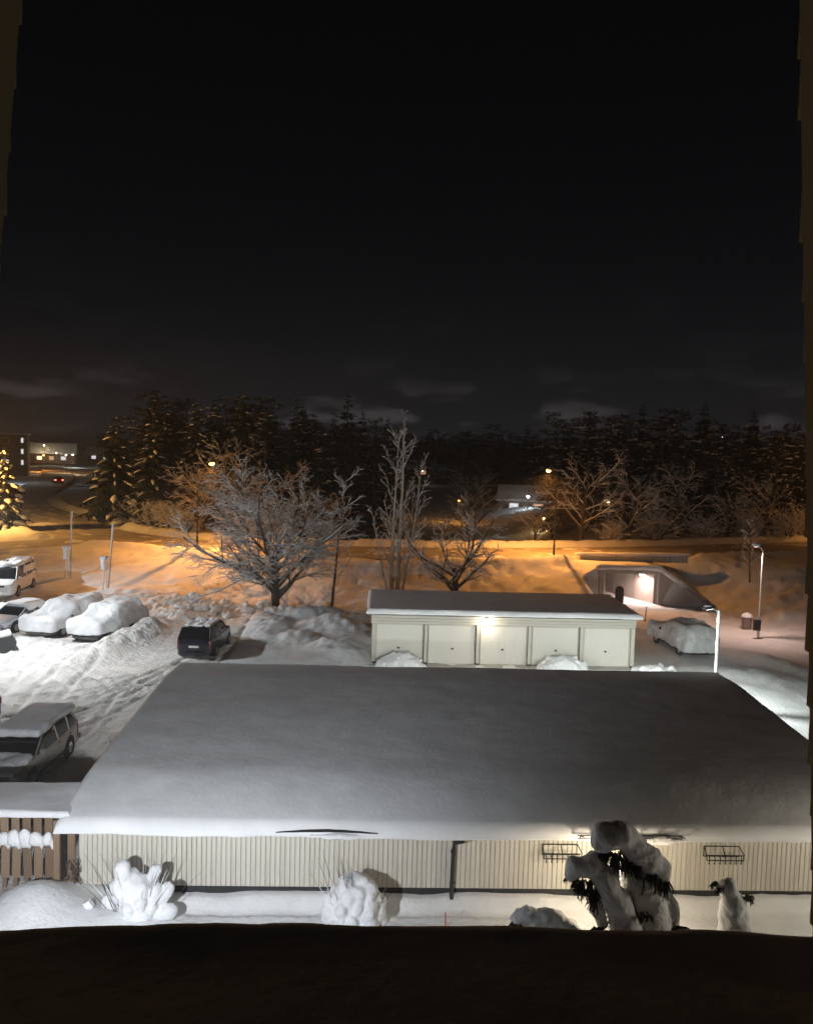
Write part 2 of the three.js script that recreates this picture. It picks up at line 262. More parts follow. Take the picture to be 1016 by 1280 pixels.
{
  const geom = (from, to, first, k) => { const r = []; let x = from, s = first; while (Math.abs(x) < Math.abs(to)) { x += Math.sign(to) * s; s *= k; r.push(x); } return r; };
  const xs = [...geom(-44, -900, 0.5, 1.17).reverse(), ...range(-44, -12, 0.25), ...range(-12, 12, 0.16).slice(1), ...range(12, 44, 0.25).slice(1), ...geom(44, 900, 0.5, 1.17)];
  const zs = [...range(-1.6, -16.5, 1.2), ...range(-16.5, -20, 0.1).slice(1), ...range(-20, -66, 0.25).slice(1), ...range(-66, -110, 0.45).slice(1), ...geom(-110, -1400, 0.8, 1.14)];
  const g = grid(xs, zs, groundY, tunnelHole);
  struct('ground', g, M.snow);
}
{
  const g = grid(range(LOT.x0, LOT.x1, 0.1), range(LOT.z0, LOT.z1, 0.1), (x, z) => { const m = lotMask(x, z); return lotTop(x, z) - 0.22 * (1 - m); });
  struct('parking_lot', g, M.lotSnow);
}
function strip(pts, half, y, nAcross, ruts_) {
  const P = [], U = [], I = [], n = pts.length; let len = 0;
  for (let i = 0; i < n; i++) {
    const a = pts[Math.max(0, i - 1)], b = pts[Math.min(n - 1, i + 1)], tx = b.x - a.x, tz = b.z - a.z, l = Math.hypot(tx, tz), nx = -tz / l, nz = tx / l; if (i) len += pts[i].distanceTo(pts[i - 1]);
    for (let k = 0; k <= nAcross; k++) { const o = (k / nAcross * 2 - 1) * half, x = pts[i].x + nx * o, z = pts[i].z + nz * o; const rut = ruts_ ? -0.035 * [-2.4, -0.95, 0.95, 2.4].reduce((s, q) => s + Math.exp(-(((o - q) / 0.3) ** 2)), 0) : 0; P.push(x, (typeof y === 'function' ? y(x, z) : y) + rut + 0.02 * fbm(x * 0.8, z * 0.8, 3) - (k === 0 || k === nAcross ? 0.1 : 0), z); U.push(x, z); }
  }
  const w = nAcross + 1; for (let i = 0; i < n - 1; i++) for (let k = 0; k < nAcross; k++) { const a = i * w + k; I.push(a, a + 1, a + w + 1, a, a + w + 1, a + w); }
  const g = new THREE.BufferGeometry(); g.setAttribute('position', new THREE.Float32BufferAttribute(P, 3)); g.setAttribute('uv', new THREE.Float32BufferAttribute(U, 2)); g.setIndex(I); g.computeVertexNormals(); if (g.attributes.normal.getY(Math.floor(P.length / 6)) < 0) { const q = g.index.array; for (let i = 0; i < q.length; i += 3) { const t = q[i + 1]; q[i + 1] = q[i + 2]; q[i + 2] = t; } g.computeVertexNormals(); } return g;
}
struct('road', strip(roadCurve.getSpacedPoints(420), 3.75, ROADY, 24, true), M.roadSnow);
struct('side_road', strip(sideCurve.getSpacedPoints(70), 3.0, ROADY - 0.035, 16, true), M.roadSnow);
{
  const c = new THREE.CatmullRomCurve3([V(16.3, 0, -69), V(19.1, 0, -61.5), V(20.3, 0, -56), V(21.4, 0, -49), V(22.0, 0, -42), V(21.5, 0, -33)]);
  struct('footpath', strip(c.getSpacedPoints(150), 1.9, (x, z) => Math.max(0.03, (z > -60 ? land(x, z) : 0) + 0.05) + 0.06 * Math.abs(fbm(x * 2.2, z * 2.2, 4)), 20, false), M.snow);
}
// ───────────────────────── roofs under thick rounded snow ─────────────────────────
// a slab of snow: rounded over every edge, sagging a little past the eave. top(x, z) is its surface
function snowSlab(x0, x1, z0, z1, top, R, lip, step, lump = 0.03, under = 0.12) {
  const axis = (a, b) => { const q = []; const L = Math.abs(b - a), s = Math.sign(b - a), N = 7; for (let i = 0; i <= N; i++) { const t = i / N * Math.PI / 2; q.push([a + s * R * (1 - Math.cos(t)), 1 - Math.sin(t)]); } const m = Math.max(2, Math.round((L - 2 * R) / step)); for (let i = 1; i < m; i++) q.push([a + s * (R + (L - 2 * R) * i / m), 0]); for (let i = N; i >= 0; i--) { const t = i / N * Math.PI / 2; q.push([b - s * R * (1 - Math.cos(t)), 1 - Math.sin(t)]); } return q; };
  const ax = axis(x0, x1), az = axis(z0, z1), nx = ax.length, nz = az.length, P = [], I = [];
  for (let j = 0; j < nz; j++) for (let i = 0; i < nx; i++) {
    const [x, dx] = ax[i], [z, dz] = az[j], d = 1 - Math.sqrt(Math.max(0, 1 - dx)) * Math.sqrt(Math.max(0, 1 - dz)); const drop = dx > 0 && dz > 0 ? Math.min(1, d + 0.15 * dx * dz) : Math.max(dx, dz);
    const n = lump * (fbm(x * 0.45, z * 0.45, 4) + 0.35 * fbm(x * 2.3, z * 2.3, 3)) * (1 - 0.6 * drop);
    const out = drop > 0.02 ? 0.11 * fbm(x * 0.8 + 3, z * 0.8 - 5, 4) * drop : 0;
    P.push(x + (i < nx / 2 ? -1 : 1) * (dx > 0 ? out : 0), top(x, z) - R * drop + n, z + (j < nz / 2 ? 1 : -1) * (dz > 0 ? out : 0));
  }
  for (let j = 0; j < nz - 1; j++) for (let i = 0; i < nx - 1; i++) { const a = j * nx + i; I.push(a, a + 1, a + nx + 1, a, a + nx + 1, a + nx); }
  // rim: a lip that curls under
  const rim = []; for (let i = 0; i < nx; i++) rim.push(i); for (let j = 1; j < nz; j++) rim.push(j * nx + nx - 1); for (let i = nx - 2; i >= 0; i--) rim.push((nz - 1) * nx + i); for (let j = nz - 2; j > 0; j--) rim.push(j * nx);
  const cx = (x0 + x1) / 2, cz = (z0 + z1) / 2, nr = rim.length; let prev = rim;
  for (const [dn, inn] of [[lip * 0.6, -0.02], [lip, 0.03], [lip + 0.02, under], [lip - 0.02, under + 0.25]]) {
    const cur = []; for (const v of rim) { const x = P[3 * v], y = P[3 * v + 1], z = P[3 * v + 2]; const ox = Math.abs(x - x0) < R * 1.2 ? 1 : Math.abs(x - x1) < R * 1.2 ? -1 : 0, oz = Math.abs(z - z0) < R * 1.2 ? Math.sign(z1 - z0) : Math.abs(z - z1) < R * 1.2 ? -Math.sign(z1 - z0) : 0; const w = 1 + 0.35 * fbm(x * 1.3, z * 1.3 + 9, 3); cur.push(P.length / 3); P.push(x + ox * inn, y - dn * w, z + oz * inn); }
    for (let i = 0; i < nr; i++) { const a = prev[i], b = prev[(i + 1) % nr], c = cur[i], d = cur[(i + 1) % nr]; I.push(a, c, d, a, d, b); } prev = cur;
  }
  const g = new THREE.BufferGeometry(); g.setAttribute('position', new THREE.Float32BufferAttribute(P, 3)); g.setIndex(I); g.computeVertexNormals();
  if (g.attributes.normal.getY(Math.floor(nz / 2) * nx + Math.floor(nx / 2)) < 0) { for (let i = 0; i < I.length; i += 3) { const t = I[i + 1]; I[i + 1] = I[i + 2]; I[i + 2] = t; } g.setIndex(I); g.computeVertexNormals(); }
  return uvXZ(g);
}
// ───────────────────────── long low garage row in front ─────────────────────────
{
  const t = thing('garage_row', 'long low beige boarded garage row with one deep sloping snow roof', 'garage', [0, 0, 0]);
  const x0 = -7.08, x1 = 13.0, zf = -19.55, zb = -30.2, top = 1.86;
  obj('wall', mg([box(x1 - x0, top - 0.2, 0.16, (x0 + x1) / 2, (top + 0.2) / 2, zf - 0.12), box(0.16, top, zb - zf - -0.2, x0 + 0.1, top / 2, (zf + zb) / 2 - 0.1), box(0.16, top + 0.5, 10.4, x1 - 0.1, (top + 0.5) / 2, (zf + zb) / 2 - 0.1), box(x1 - x0, 2.4, 0.16, (x0 + x1) / 2, 1.2, zb)]), M.boardBack, t);
  obj('plinth', box(x1 - x0 - 0.02, 0.27, 0.14, (x0 + x1) / 2, 0.115, zf - 0.1), M.plinth, t);
  const bg = bev(0.111, top - 0.26, 0.05, 0.010), r = rng(5); let k = 0;
  for (let x = x0 + 0.06; x < x1 - 0.03; x += 0.121) { const b = obj('board', bg, M.board[Math.floor(r() * 3)], t); b.position.set(x, 0.26 + (top - 0.26) / 2, zf - 0.02 + (r() - 0.5) * 0.006); k++; }
  obj('corner_board', bev(0.13, top - 0.2, 0.075, 0.01).translate(x0 + 0.0, (top + 0.2) / 2, zf), M.board[2], t);
  const roofY = (z) => 1.83 + (-19.3 - z) * 0.070;
  const deck = box(x1 - x0 + 0.7, 0.07, 11.4, 0, 0, 0); deck.rotateX(Math.atan(0.070)); deck.translate((x0 + x1) / 2, roofY(-24.9) + 0.02, -24.9); obj('roof_deck', deck, M.darkMetal, t);
  obj('fascia', bev(x1 - x0 + 0.7, 0.07, 0.035, 0.006).translate((x0 + x1) / 2, 1.79, -19.22), M.pipe, t);
  obj('roof_snow', snowSlab(x0 - 0.52, x1 + 0.42, -19.08, -30.95, (x, z) => 2.42 + (-19.3 - z) * 0.052 + 0.04 * fbm(x * 0.16, z * 0.16, 2) + 0.03 * fbm(x * 0.5 + z * 0.2, z * 0.9, 3) - 0.36 * Math.pow(clamp((z + 21.5) / 2.4, 0, 1), 1.7) - 0.14 * sst(-28.6, -30.9, z), 0.25, 0.05, 0.12, 0.03), M.roofSnow, t);
  // downpipe with its swan neck
  const dp = new Tubes().chain([V(2.25, 1.74, -19.2), V(2.25, 1.64, -19.22), V(2.05, 1.5, -19.42), V(2.04, 1.3, -19.46), V(2.02, 0.3, -19.46), V(2.02, 0.14, -19.44), V(2.02, 0.08, -19.3)], [0.055, 0.055, 0.055, 0.055, 0.055, 0.055, 0.055], 10).geo();
  const pipe = obj('downpipe', dp, M.pipe, t);
  for (const y of [1.25, 0.45]) obj('bracket', cyl(0.068, 0.068, 0.03, 2.03, y, -19.46, 10), M.darkMetal, pipe);
  // gutter edge where the snow has slid off, and the slab of snow it left hanging
  const e = rng(8);
  obj('gutter_edge', mg([new Tubes().chain(range(-2.3, 0.15, 0.2).map((x) => V(x, 1.885 + 0.05 * Math.sin((x + 2.3) * 1.3) + e() * 0.012, -19.055)), range(-2.3, 0.15, 0.2).map((x, i, a) => 0.012 + 0.022 * Math.sin(Math.PI * i / (a.length - 1))), 6).geo()]), M.black, t);
  obj('hanging_snow', sdfMesh((x, y, z) => sdEll(x + 0.78, y - 1.79, z + 19.08, 0.72, 0.075, 0.10) + 0.03 * noise3(x * 4, y * 4, z * 4), [-1.7, 1.65, -19.3], [0.1, 1.95, -18.9], 0.035), M.softSnow, t);
  // snow guard: two rails on short brackets, half buried
  const guard = obj('snow_guard', mg([bar([5.0, 1.93, -18.98], [7.55, 1.95, -18.98], 0.014, 5), bar([5.0, 1.86, -18.99], [7.55, 1.87, -18.99], 0.012, 5)]), M.darkMetal, t);
  for (let x = 5.05; x < 7.6; x += 0.355) obj('guard_bracket', mg([bar([x, 1.85, -18.98], [x + 0.03, 1.955, -18.97], 0.016, 5), bar([x + 0.1, 1.90, -18.97], [x - 0.06, 1.94, -18.97], 0.012, 4)]), M.darkMetal, guard);
  obj('hanging_snow', sdfMesh((x, y, z) => sdEll(x - 6.9, y - 1.80, z + 19.06, 0.8, 0.11, 0.12) + 0.035 * noise3(x * 4, y * 4, z * 4), [5.9, 1.6, -19.35], [7.9, 2.0, -18.85], 0.035), M.softSnow, t);
}
// lamps on the back wall of the garage row, over the court between the garages
for (const [x, l] of [[1.6, 'wall lamp on the back of the garage row facing the first two doors'], [10.2, 'wall lamp on the back of the garage row facing the last two doors']]) {
  const t = thing('wall_lamp', l, 'lamp', [x, 2.2, -30.28], 0, 'lamps on the back wall of the garage row');
  obj('bracket', bev(0.16, 0.22, 0.08, 0.01).translate(0, 0, -0.05), M.galv, t); obj('hood', bev(0.34, 0.06, 0.24, 0.015).translate(0, 0.12, -0.2), M.black, t); obj('lens', bev(0.28, 0.08, 0.18, 0.015).translate(0, 0.04, -0.2), glow(0.96, 1, 0.95, 10), t);
  point([x, 2.1, -30.62], [0.96, 1, 0.95], 115, 4);
}
// wire racks on the wall
{
  const mk = (x, label) => {
    const t = thing('wall_rack', label, 'rack', [x, 1.1, -19.53], 0, 'wire racks on the garage wall');
    const r = 0.013;
    obj('frame', mg([bar([-0.46, 0.34, 0.02], [0.42, 0.34, 0.02], r), bar([-0.46, 0.34, 0.02], [-0.46, 0.08, 0.02], r), bar([-0.46, 0.2, 0.22], [0.46, 0.2, 0.22], r), bar([-0.46, 0.08, 0.24], [0.47, 0.08, 0.24], r), bar([0.42, 0.34, 0.02], [0.5, 0.2, 0.18], r), bar([0.5, 0.2, 0.18], [0.47, 0.06, 0.22], r), bar([-0.46, 0.34, 0.02], [-0.46, 0.2, 0.22], r), bar([-0.46, 0.2, 0.22], [-0.46, 0.08, 0.24], r), bar([0.0, 0.34, 0.02], [0, 0.2, 0.22], r), bar([-0.46, 0.08, 0.02], [0.45, 0.08, 0.02], r)]), M.black, t);
    for (let k = 0; k < 7; k++) { const q = -0.4 + k * 0.135; obj('hook', new Tubes().chain([V(q, 0.2, 0.22), V(q, 0.06, 0.25), V(q + 0.01, -0.02, 0.23), V(q + 0.01, -0.03, 0.17)], [r, r, r, r], 5).geo(), M.black, t); }
    return t;
  };
  mk(4.72, 'black wire rack on beige wall, nearer the downpipe'); mk(8.8, 'black wire rack on beige wall above the hooded upright snowy shrub');
}
// ───────────────────────── slatted shelter at the corner ─────────────────────────
{
  const t = thing('slatted_shelter', 'low brown slatted wooden shelter with snow in its gaps beside the garage row', 'shelter', [0, 0, 0]);
  const r = rng(11), slatG = (w, h, p0, p1) => { const s = new THREE.Shape(); s.moveTo(-w / 2, -h / 2 + p0); s.lineTo(0.02, -h / 2 - p0 * 0.4); s.lineTo(w / 2, -h / 2 + p0); s.lineTo(w / 2, h / 2 - p1); s.lineTo(0, h / 2); s.lineTo(-w / 2, h / 2 - p1); s.closePath(); return new THREE.ExtrudeGeometry(s, { depth: 0.03, bevelEnabled: true, bevelSize: 0.008, bevelThickness: 0.008, bevelSegments: 1 }); };
  const g1 = slatG(0.2, 0.66, 0.09, 0.0), g2 = slatG(0.21, 0.8, 0.0, 0.09);
  obj('post', bev(0.15, 2.0, 0.1, 0.012).translate(-7.62, 0.98, -19.36), M.wood[0], t);
  obj('post', bev(0.17, 1.75, 0.1, 0.012).translate(-7.30, 0.95, -19.44), M.wood[1], t);
  for (let i = 0; i < 15; i++) {
    const x = -7.86 - i * 0.265;
    const a = obj('slat', g1, M.wood[Math.floor(r() * 3)], t); a.position.set(x, 1.74 + (r() - 0.5) * 0.05, -19.5); a.rotation.z = (r() - 0.5) * 0.08; a.rotation.y = -0.3;
    const b = obj('slat', g2, M.wood[Math.floor(r() * 3)], t); b.position.set(x + 0.04, 0.92 + (r() - 0.5) * 0.05, -19.44); b.rotation.z = (r() - 0.5) * 0.08; b.rotation.y = -0.3;
    const c = obj('back_slat', bev(0.1, 1.9, 0.03, 0.008), M.wood[1], t); c.position.set(x + 0.16, 0.95, -19.68);
    // snow wedged above each pair of slats
    const h = 0.16 + 0.1 * r(), q = r() * 9, sx = x + (r() - 0.5) * 0.06;
    obj('snow_wedge', sdfMesh((X, Y, Z) => smin(sdEll(X, Y - 0.04, Z, 0.15 + 0.03 * Math.sin(q), h, 0.13), sdEll(X - 0.13, Y + 0.1, Z, 0.06, 0.15, 0.07), 0.06) + 0.035 * noise3(X * 6 + q, Y * 6, Z * 6), [-0.3, -0.4, -0.25], [0.32, 0.4, 0.25], 0.04), M.softSnow, t).position.set(sx, 1.46 + (r() - 0.5) * 0.06, -19.38);
  }
  obj('rail', bev(4.2, 0.09, 0.2, 0.01).translate(-9.75, 1.3, -19.52), M.wood[1], t);
  obj('rail', bev(4.2, 0.07, 0.1, 0.01).translate(-9.75, 2.0, -19.6), M.wood[1], t);
  obj('roof', bev(4.4, 0.05, 1.7, 0.01).translate(-9.75, 2.05, -20.2), M.wood[1], t);
  obj('roof_snow', snowSlab(-12, -7.3, -19.3, -21.1, (x, z) => 2.23 + 0.03 * fbm(x * 1.4, z, 3), 0.1, 0.08, 0.1, 0.05), M.roofSnow, t);
  const q = rng(3); obj('climbing_twigs', (() => { const T = new Tubes(); for (let i = 0; i < 26; i++) { const x = -7.18 + (q() - 0.5) * 0.35, y = 0.3 + q() * 0.75, z = -19.3 + q() * 0.15; T.chain([V(x, y, z), V(x + (q() - 0.5) * 0.12, y + 0.08 + q() * 0.12, z + (q() - 0.3) * 0.1)], [0.02, 0.008], 4); } return T.geo(); })(), M.twig, t);
}
// ───────────────────────── five-door garage block behind ─────────────────────────
{
  const t = thing('garage_block', 'pale flat-roofed garage block with five ribbed up-and-over doors', 'garage', [0, 0, 0]);
  const x0 = -0.24, x1 = 13.62, zf = -42.0, zb = -47.4, top = 2.62, n = 5, gap = 0.235, w = (x1 - x0 - 0.2 - gap * (n - 1) - 0.2) / n;
  obj('wall', mg([box(0.18, top, zf - zb, x0 + 0.09, top / 2, (zf + zb) / 2), box(0.18, top, zf - zb, x1 - 0.09, top / 2, (zf + zb) / 2), box(x1 - x0, top, 0.15, (x0 + x1) / 2, top / 2, zb + 0.07), box(x1 - x0 - 0.37, 0.44, 0.18, (x0 + x1) / 2, top - 0.22, zf - 0.12)]), M.doorFrame, t);
  for (let i = 0; i < 3; i++) obj('fascia_board', bev(x1 - x0 + 0.1, 0.135, 0.04, 0.01).translate((x0 + x1) / 2, 2.22 + i * 0.15, zf + 0.0 + i * 0.012), M.trim, t);
  obj('concrete_apron', box(x1 - x0 + 0.4, 0.1, 0.8, (x0 + x1) / 2, 0.0, zf + 0.2), M.concrete, t);
  for (let i = 0; i <= n; i++) { const px = i === 0 ? x0 + 0.1 : i === n ? x1 - 0.1 : x0 + 0.2 + i * w + (i - 0.5) * gap; const p = obj('post', bev(i === 0 || i === n ? 0.2 : gap - 0.06, 2.16, 0.14, 0.012).translate(px, 1.08, zf - 0.005), M.trim, t); obj('post_shoe', box(0.2, 0.13, 0.17, px, 0.065, zf), M.black, p); }
  for (let i = 0; i < n; i++) {
    const cx = x0 + 0.2 + i * (w + gap) + w / 2, ribs = [box(w - 0.06, 2.08, 0.03, cx, 1.07, zf - 0.16)];
    for (let k = 0; k < 24; k++) ribs.push(box((w - 0.1) / 24 * 0.62, 2.02, 0.03, cx - (w - 0.1) / 2 + (k + 0.5) * (w - 0.1) / 24, 1.07, zf - 0.135));
    const d = obj('door', mg(ribs), M.door, t);
    obj('door_frame', mg([bev(w, 0.06, 0.07, 0.008).translate(cx, 2.1, zf - 0.11), bev(0.05, 2.1, 0.07, 0.008).translate(cx - w / 2 + 0.03, 1.05, zf - 0.11), bev(0.05, 2.1, 0.07, 0.008).translate(cx + w / 2 - 0.03, 1.05, zf - 0.11)]), M.trim, d);
    obj('handle', mg([cyl(0.05, 0.05, 0.03, cx + (i % 2 ? 0.05 : -0.05), 0.85, zf - 0.09, 10, Math.PI / 2), bev(0.16, 0.03, 0.03, 0.008).translate(cx + (i % 2 ? 0.05 : -0.05), 0.85, zf - 0.07)]), M.black, d);
  }
  const rY = (z) => 2.66 + (zf - z) * 0.004;
  const dk = box(x1 - x0 + 0.4, 0.06, 5.9); dk.rotateX(Math.atan(0.004)); dk.translate((x0 + x1) / 2, rY(-44.7) + 0.01, -44.7); obj('roof_deck', dk, M.darkMetal, t);
  obj('roof_snow', snowSlab(x0 - 0.28, x1 + 0.28, zf + 0.3, zb - 0.35, (x, z) => rY(z) + 0.3, 0.2, 0.08, 0.18, 0.025), M.roofSnow, t);
  // wall lamp over the third door
  const lp = obj('wall_lamp', mg([bev(0.1, 0.14, 0.1, 0.01).translate(5.74, 2.5, zf + 0.06), bar([5.74, 2.53, zf + 0.05], [5.74, 2.53, zf + 0.2], 0.015)]), M.galv, t);
  obj('bulb', new THREE.SphereGeometry(0.07, 14, 10).translate(5.74, 2.45, zf + 0.2), glow(1, 0.86, 0.66, 14), lp);
  point([5.74, 2.38, zf + 0.34], [1, 0.84, 0.62], 5, 3);
}
// snow heaps ploughed up against the doors
for (const [x, z, a, b, h, l, s] of [[1.25, -41.3, 1.25, 0.75, 0.75, 'lumpy snow heap against the first garage door by the tree slope', 1], [9.7, -41.3, 1.3, 0.8, 0.72, 'lumpy snow heap against the fourth garage door', 2], [14.5, -41.0, 1.2, 1.0, 0.4, 'low snow heap at the corner of the garage block', 3]]) {
  const o = obj('snow_heap', sdfMesh((X, Y, Z) => sdEll(X, Y, Z, a, h, b) + 0.16 * noise3(X * 2.6 + s, Y * 2.6, Z * 2.6) + 0.08 * noise3(X * 6, Y * 6 + s, Z * 6), [-a - 0.4, -0.25, -b - 0.4], [a + 0.4, h + 0.4, b + 0.4], 0.07), M.snow); o.position.set(x, 0, z); tag(o, l, 'snow heap', 'snow heaps at the garage block');
}
// ───────────────────────── underpass ─────────────────────────
{
  const t = thing('underpass', 'concrete pedestrian underpass with sloping wing wall under the road', 'underpass', [0, 0, 0]);
  const panel = (a, b, y0a, y1a, y0b, y1b, th) => { // upright slab between two plan points with its own end heights
    const dx = b[0] - a[0], dz = b[1] - a[1], l = Math.hypot(dx, dz), nx = -dz / l * th, nz = dx / l * th; const q = [[a[0], y0a, a[1]], [b[0], y0b, b[1]], [b[0], y1b, b[1]], [a[0], y1a, a[1]]], p = [...q, ...q.map(([x, y, z]) => [x + nx, y, z + nz])]; const F = [[0, 1, 2, 3], [5, 4, 7, 6], [4, 0, 3, 7], [1, 5, 6, 2], [3, 2, 6, 7], [4, 5, 1, 0]]; const P = []; for (const f of F) for (const i of [f[0], f[1], f[2], f[0], f[2], f[3]]) P.push(...p[i]); const g = new THREE.BufferGeometry(); g.setAttribute('position', new THREE.Float32BufferAttribute(P, 3)); g.computeVertexNormals(); return uvXZ(g);
  };
  const R = (s) => [mix(21.3, 16.95, s), mix(-60.9, -71.8, s)];
  for (let i = 0; i < 5; i++) obj('wall_panel', panel(R(i / 5 + 0.003), R((i + 1) / 5 - 0.003), -0.1, 2.34, -0.1, 2.34, i % 2 ? -0.3 : -0.31), M.concrete, t);
  const Lf = (s) => [mix(17.1, 12.75, s), mix(-60.9, -71.8, s)];
  for (let i = 0; i < 5; i++) obj('wall_panel', panel(Lf((i + 1) / 5 - 0.003), Lf(i / 5 + 0.003), -0.1, 2.34, -0.1, 2.34, -0.3), M.concrete, t);
  obj('end_wall', box(6, 2.6, 0.2, 15, 1.2, -72.0), M.concrete, t);
  obj('floor', box(9.5, 0.06, 11, 17, -0.02, -66.4), M.concrete, t);
  { const s = new THREE.Shape(); s.moveTo(17.0, 60.85); s.lineTo(21.45, 60.85); s.lineTo(17.1, 71.9); s.lineTo(12.6, 71.9); s.closePath(); const g = new THREE.ExtrudeGeometry(s, { depth: 0.3, bevelEnabled: false }); g.rotateX(-Math.PI / 2); g.translate(0, 2.35, 0); obj('ceiling_slab', g, M.concrete, t); }
  obj('lintel', bev(5.0, 0.32, 0.34, 0.02).translate(19.2, 2.5, -60.85), M.concrete, t);
  obj('portal_pier', bev(0.35, 2.5, 0.36, 0.02).translate(16.95, 1.2, -60.8), M.concrete, t);
  obj('wing_wall', panel([21.36, -60.7], [25.3, -61.6], -0.2, 2.62, -0.2, 0.15, -0.32), M.concrete, t);
  obj('coping_snow', sdfMesh((x, y, z) => { let d = sdCap(x, y, z, [16.7, 2.78, -60.85], [21.4, 2.8, -60.85], 0.24, 0.24); d = smin(d, sdCap(x, y, z, [21.4, 2.78, -60.85], [25.4, 0.28, -61.75], 0.24, 0.22), 0.15); return d + 0.05 * noise3(x * 1.7, y * 1.7, z * 1.7); }, [16.2, 0, -62.4], [26, 3.3, -60.3], 0.09), M.softSnow, t);
  // parapet above
  for (let i = 0; i < 6; i++) obj('parapet_panel', bev(1.42, 0.62, 0.18, 0.02).translate(16.8 + i * 1.46, 3.02 + i * 0.022, -64.2), M.concrete, t);
  obj('parapet_snow', sdfMesh((x, y, z) => sdBox(x - 20.4, y - 3.42 - (x - 20.4) * 0.015, z + 64.3, 4.7, 0.11, 0.26, 0.1) + 0.05 * noise3(x * 1.3, y, z), [15.2, 3.1, -65.0], [25.6, 3.8, -63.7], 0.09), M.softSnow, t);
  const lp = obj('tunnel_lamp', bev(0.5, 0.1, 0.2, 0.02).translate(20.3, 2.29, -61.5), M.galv, t);
  obj('lens', bev(0.4, 0.08, 0.16, 0.02).translate(20.3, 2.2, -61.5), glow(1, 0.82, 0.72, 12), lp);
}
// ───────────────────────── cars ─────────────────────────
// local frame: front towards +x, y up, width along z. Rings are lofted along the length.
function loft(rings) { const n = rings[0].length, P = [], I = []; for (const r of rings) for (const p of r) P.push(...p); for (let i = 0; i < rings.length - 1; i++) for (let k = 0; k < n - 1; k++) { const a = i * n + k; I.push(a, a + 1, a + n + 1, a, a + n + 1, a + n); } for (const [r, fl] of [[0, 0], [rings.length - 1, 1]]) for (let k = 1; k < n - 1; k++) { const b = r * n; if (fl) I.push(b, b + k, b + k + 1); else I.push(b, b + k + 1, b + k); } const g = new THREE.BufferGeometry(); g.setAttribute('position', new THREE.Float32BufferAttribute(P, 3)); g.setIndex(I); g.computeVertexNormals(); return uvXZ(g); }
const wheelGeo = new THREE.LatheGeometry([[0.19, -0.1], [0.25, -0.105], [0.315, -0.09], [0.33, -0.05], [0.33, 0.05], [0.315, 0.09], [0.25, 0.105], [0.19, 0.1]].map(([r, y]) => new THREE.Vector2(r, y)), 22).rotateX(Math.PI / 2);
const rimGeo = mg([cyl(0.2, 0.2, 0.03, 0, 0, 0, 18, Math.PI / 2), cyl(0.05, 0.05, 0.05, 0, 0, 0.03, 10, Math.PI / 2), ...[0, 1, 2, 3, 4].map((k) => box(0.19, 0.045, 0.03, 0.1, 0, 0.025).rotateZ(k * Math.PI * 0.4))]);
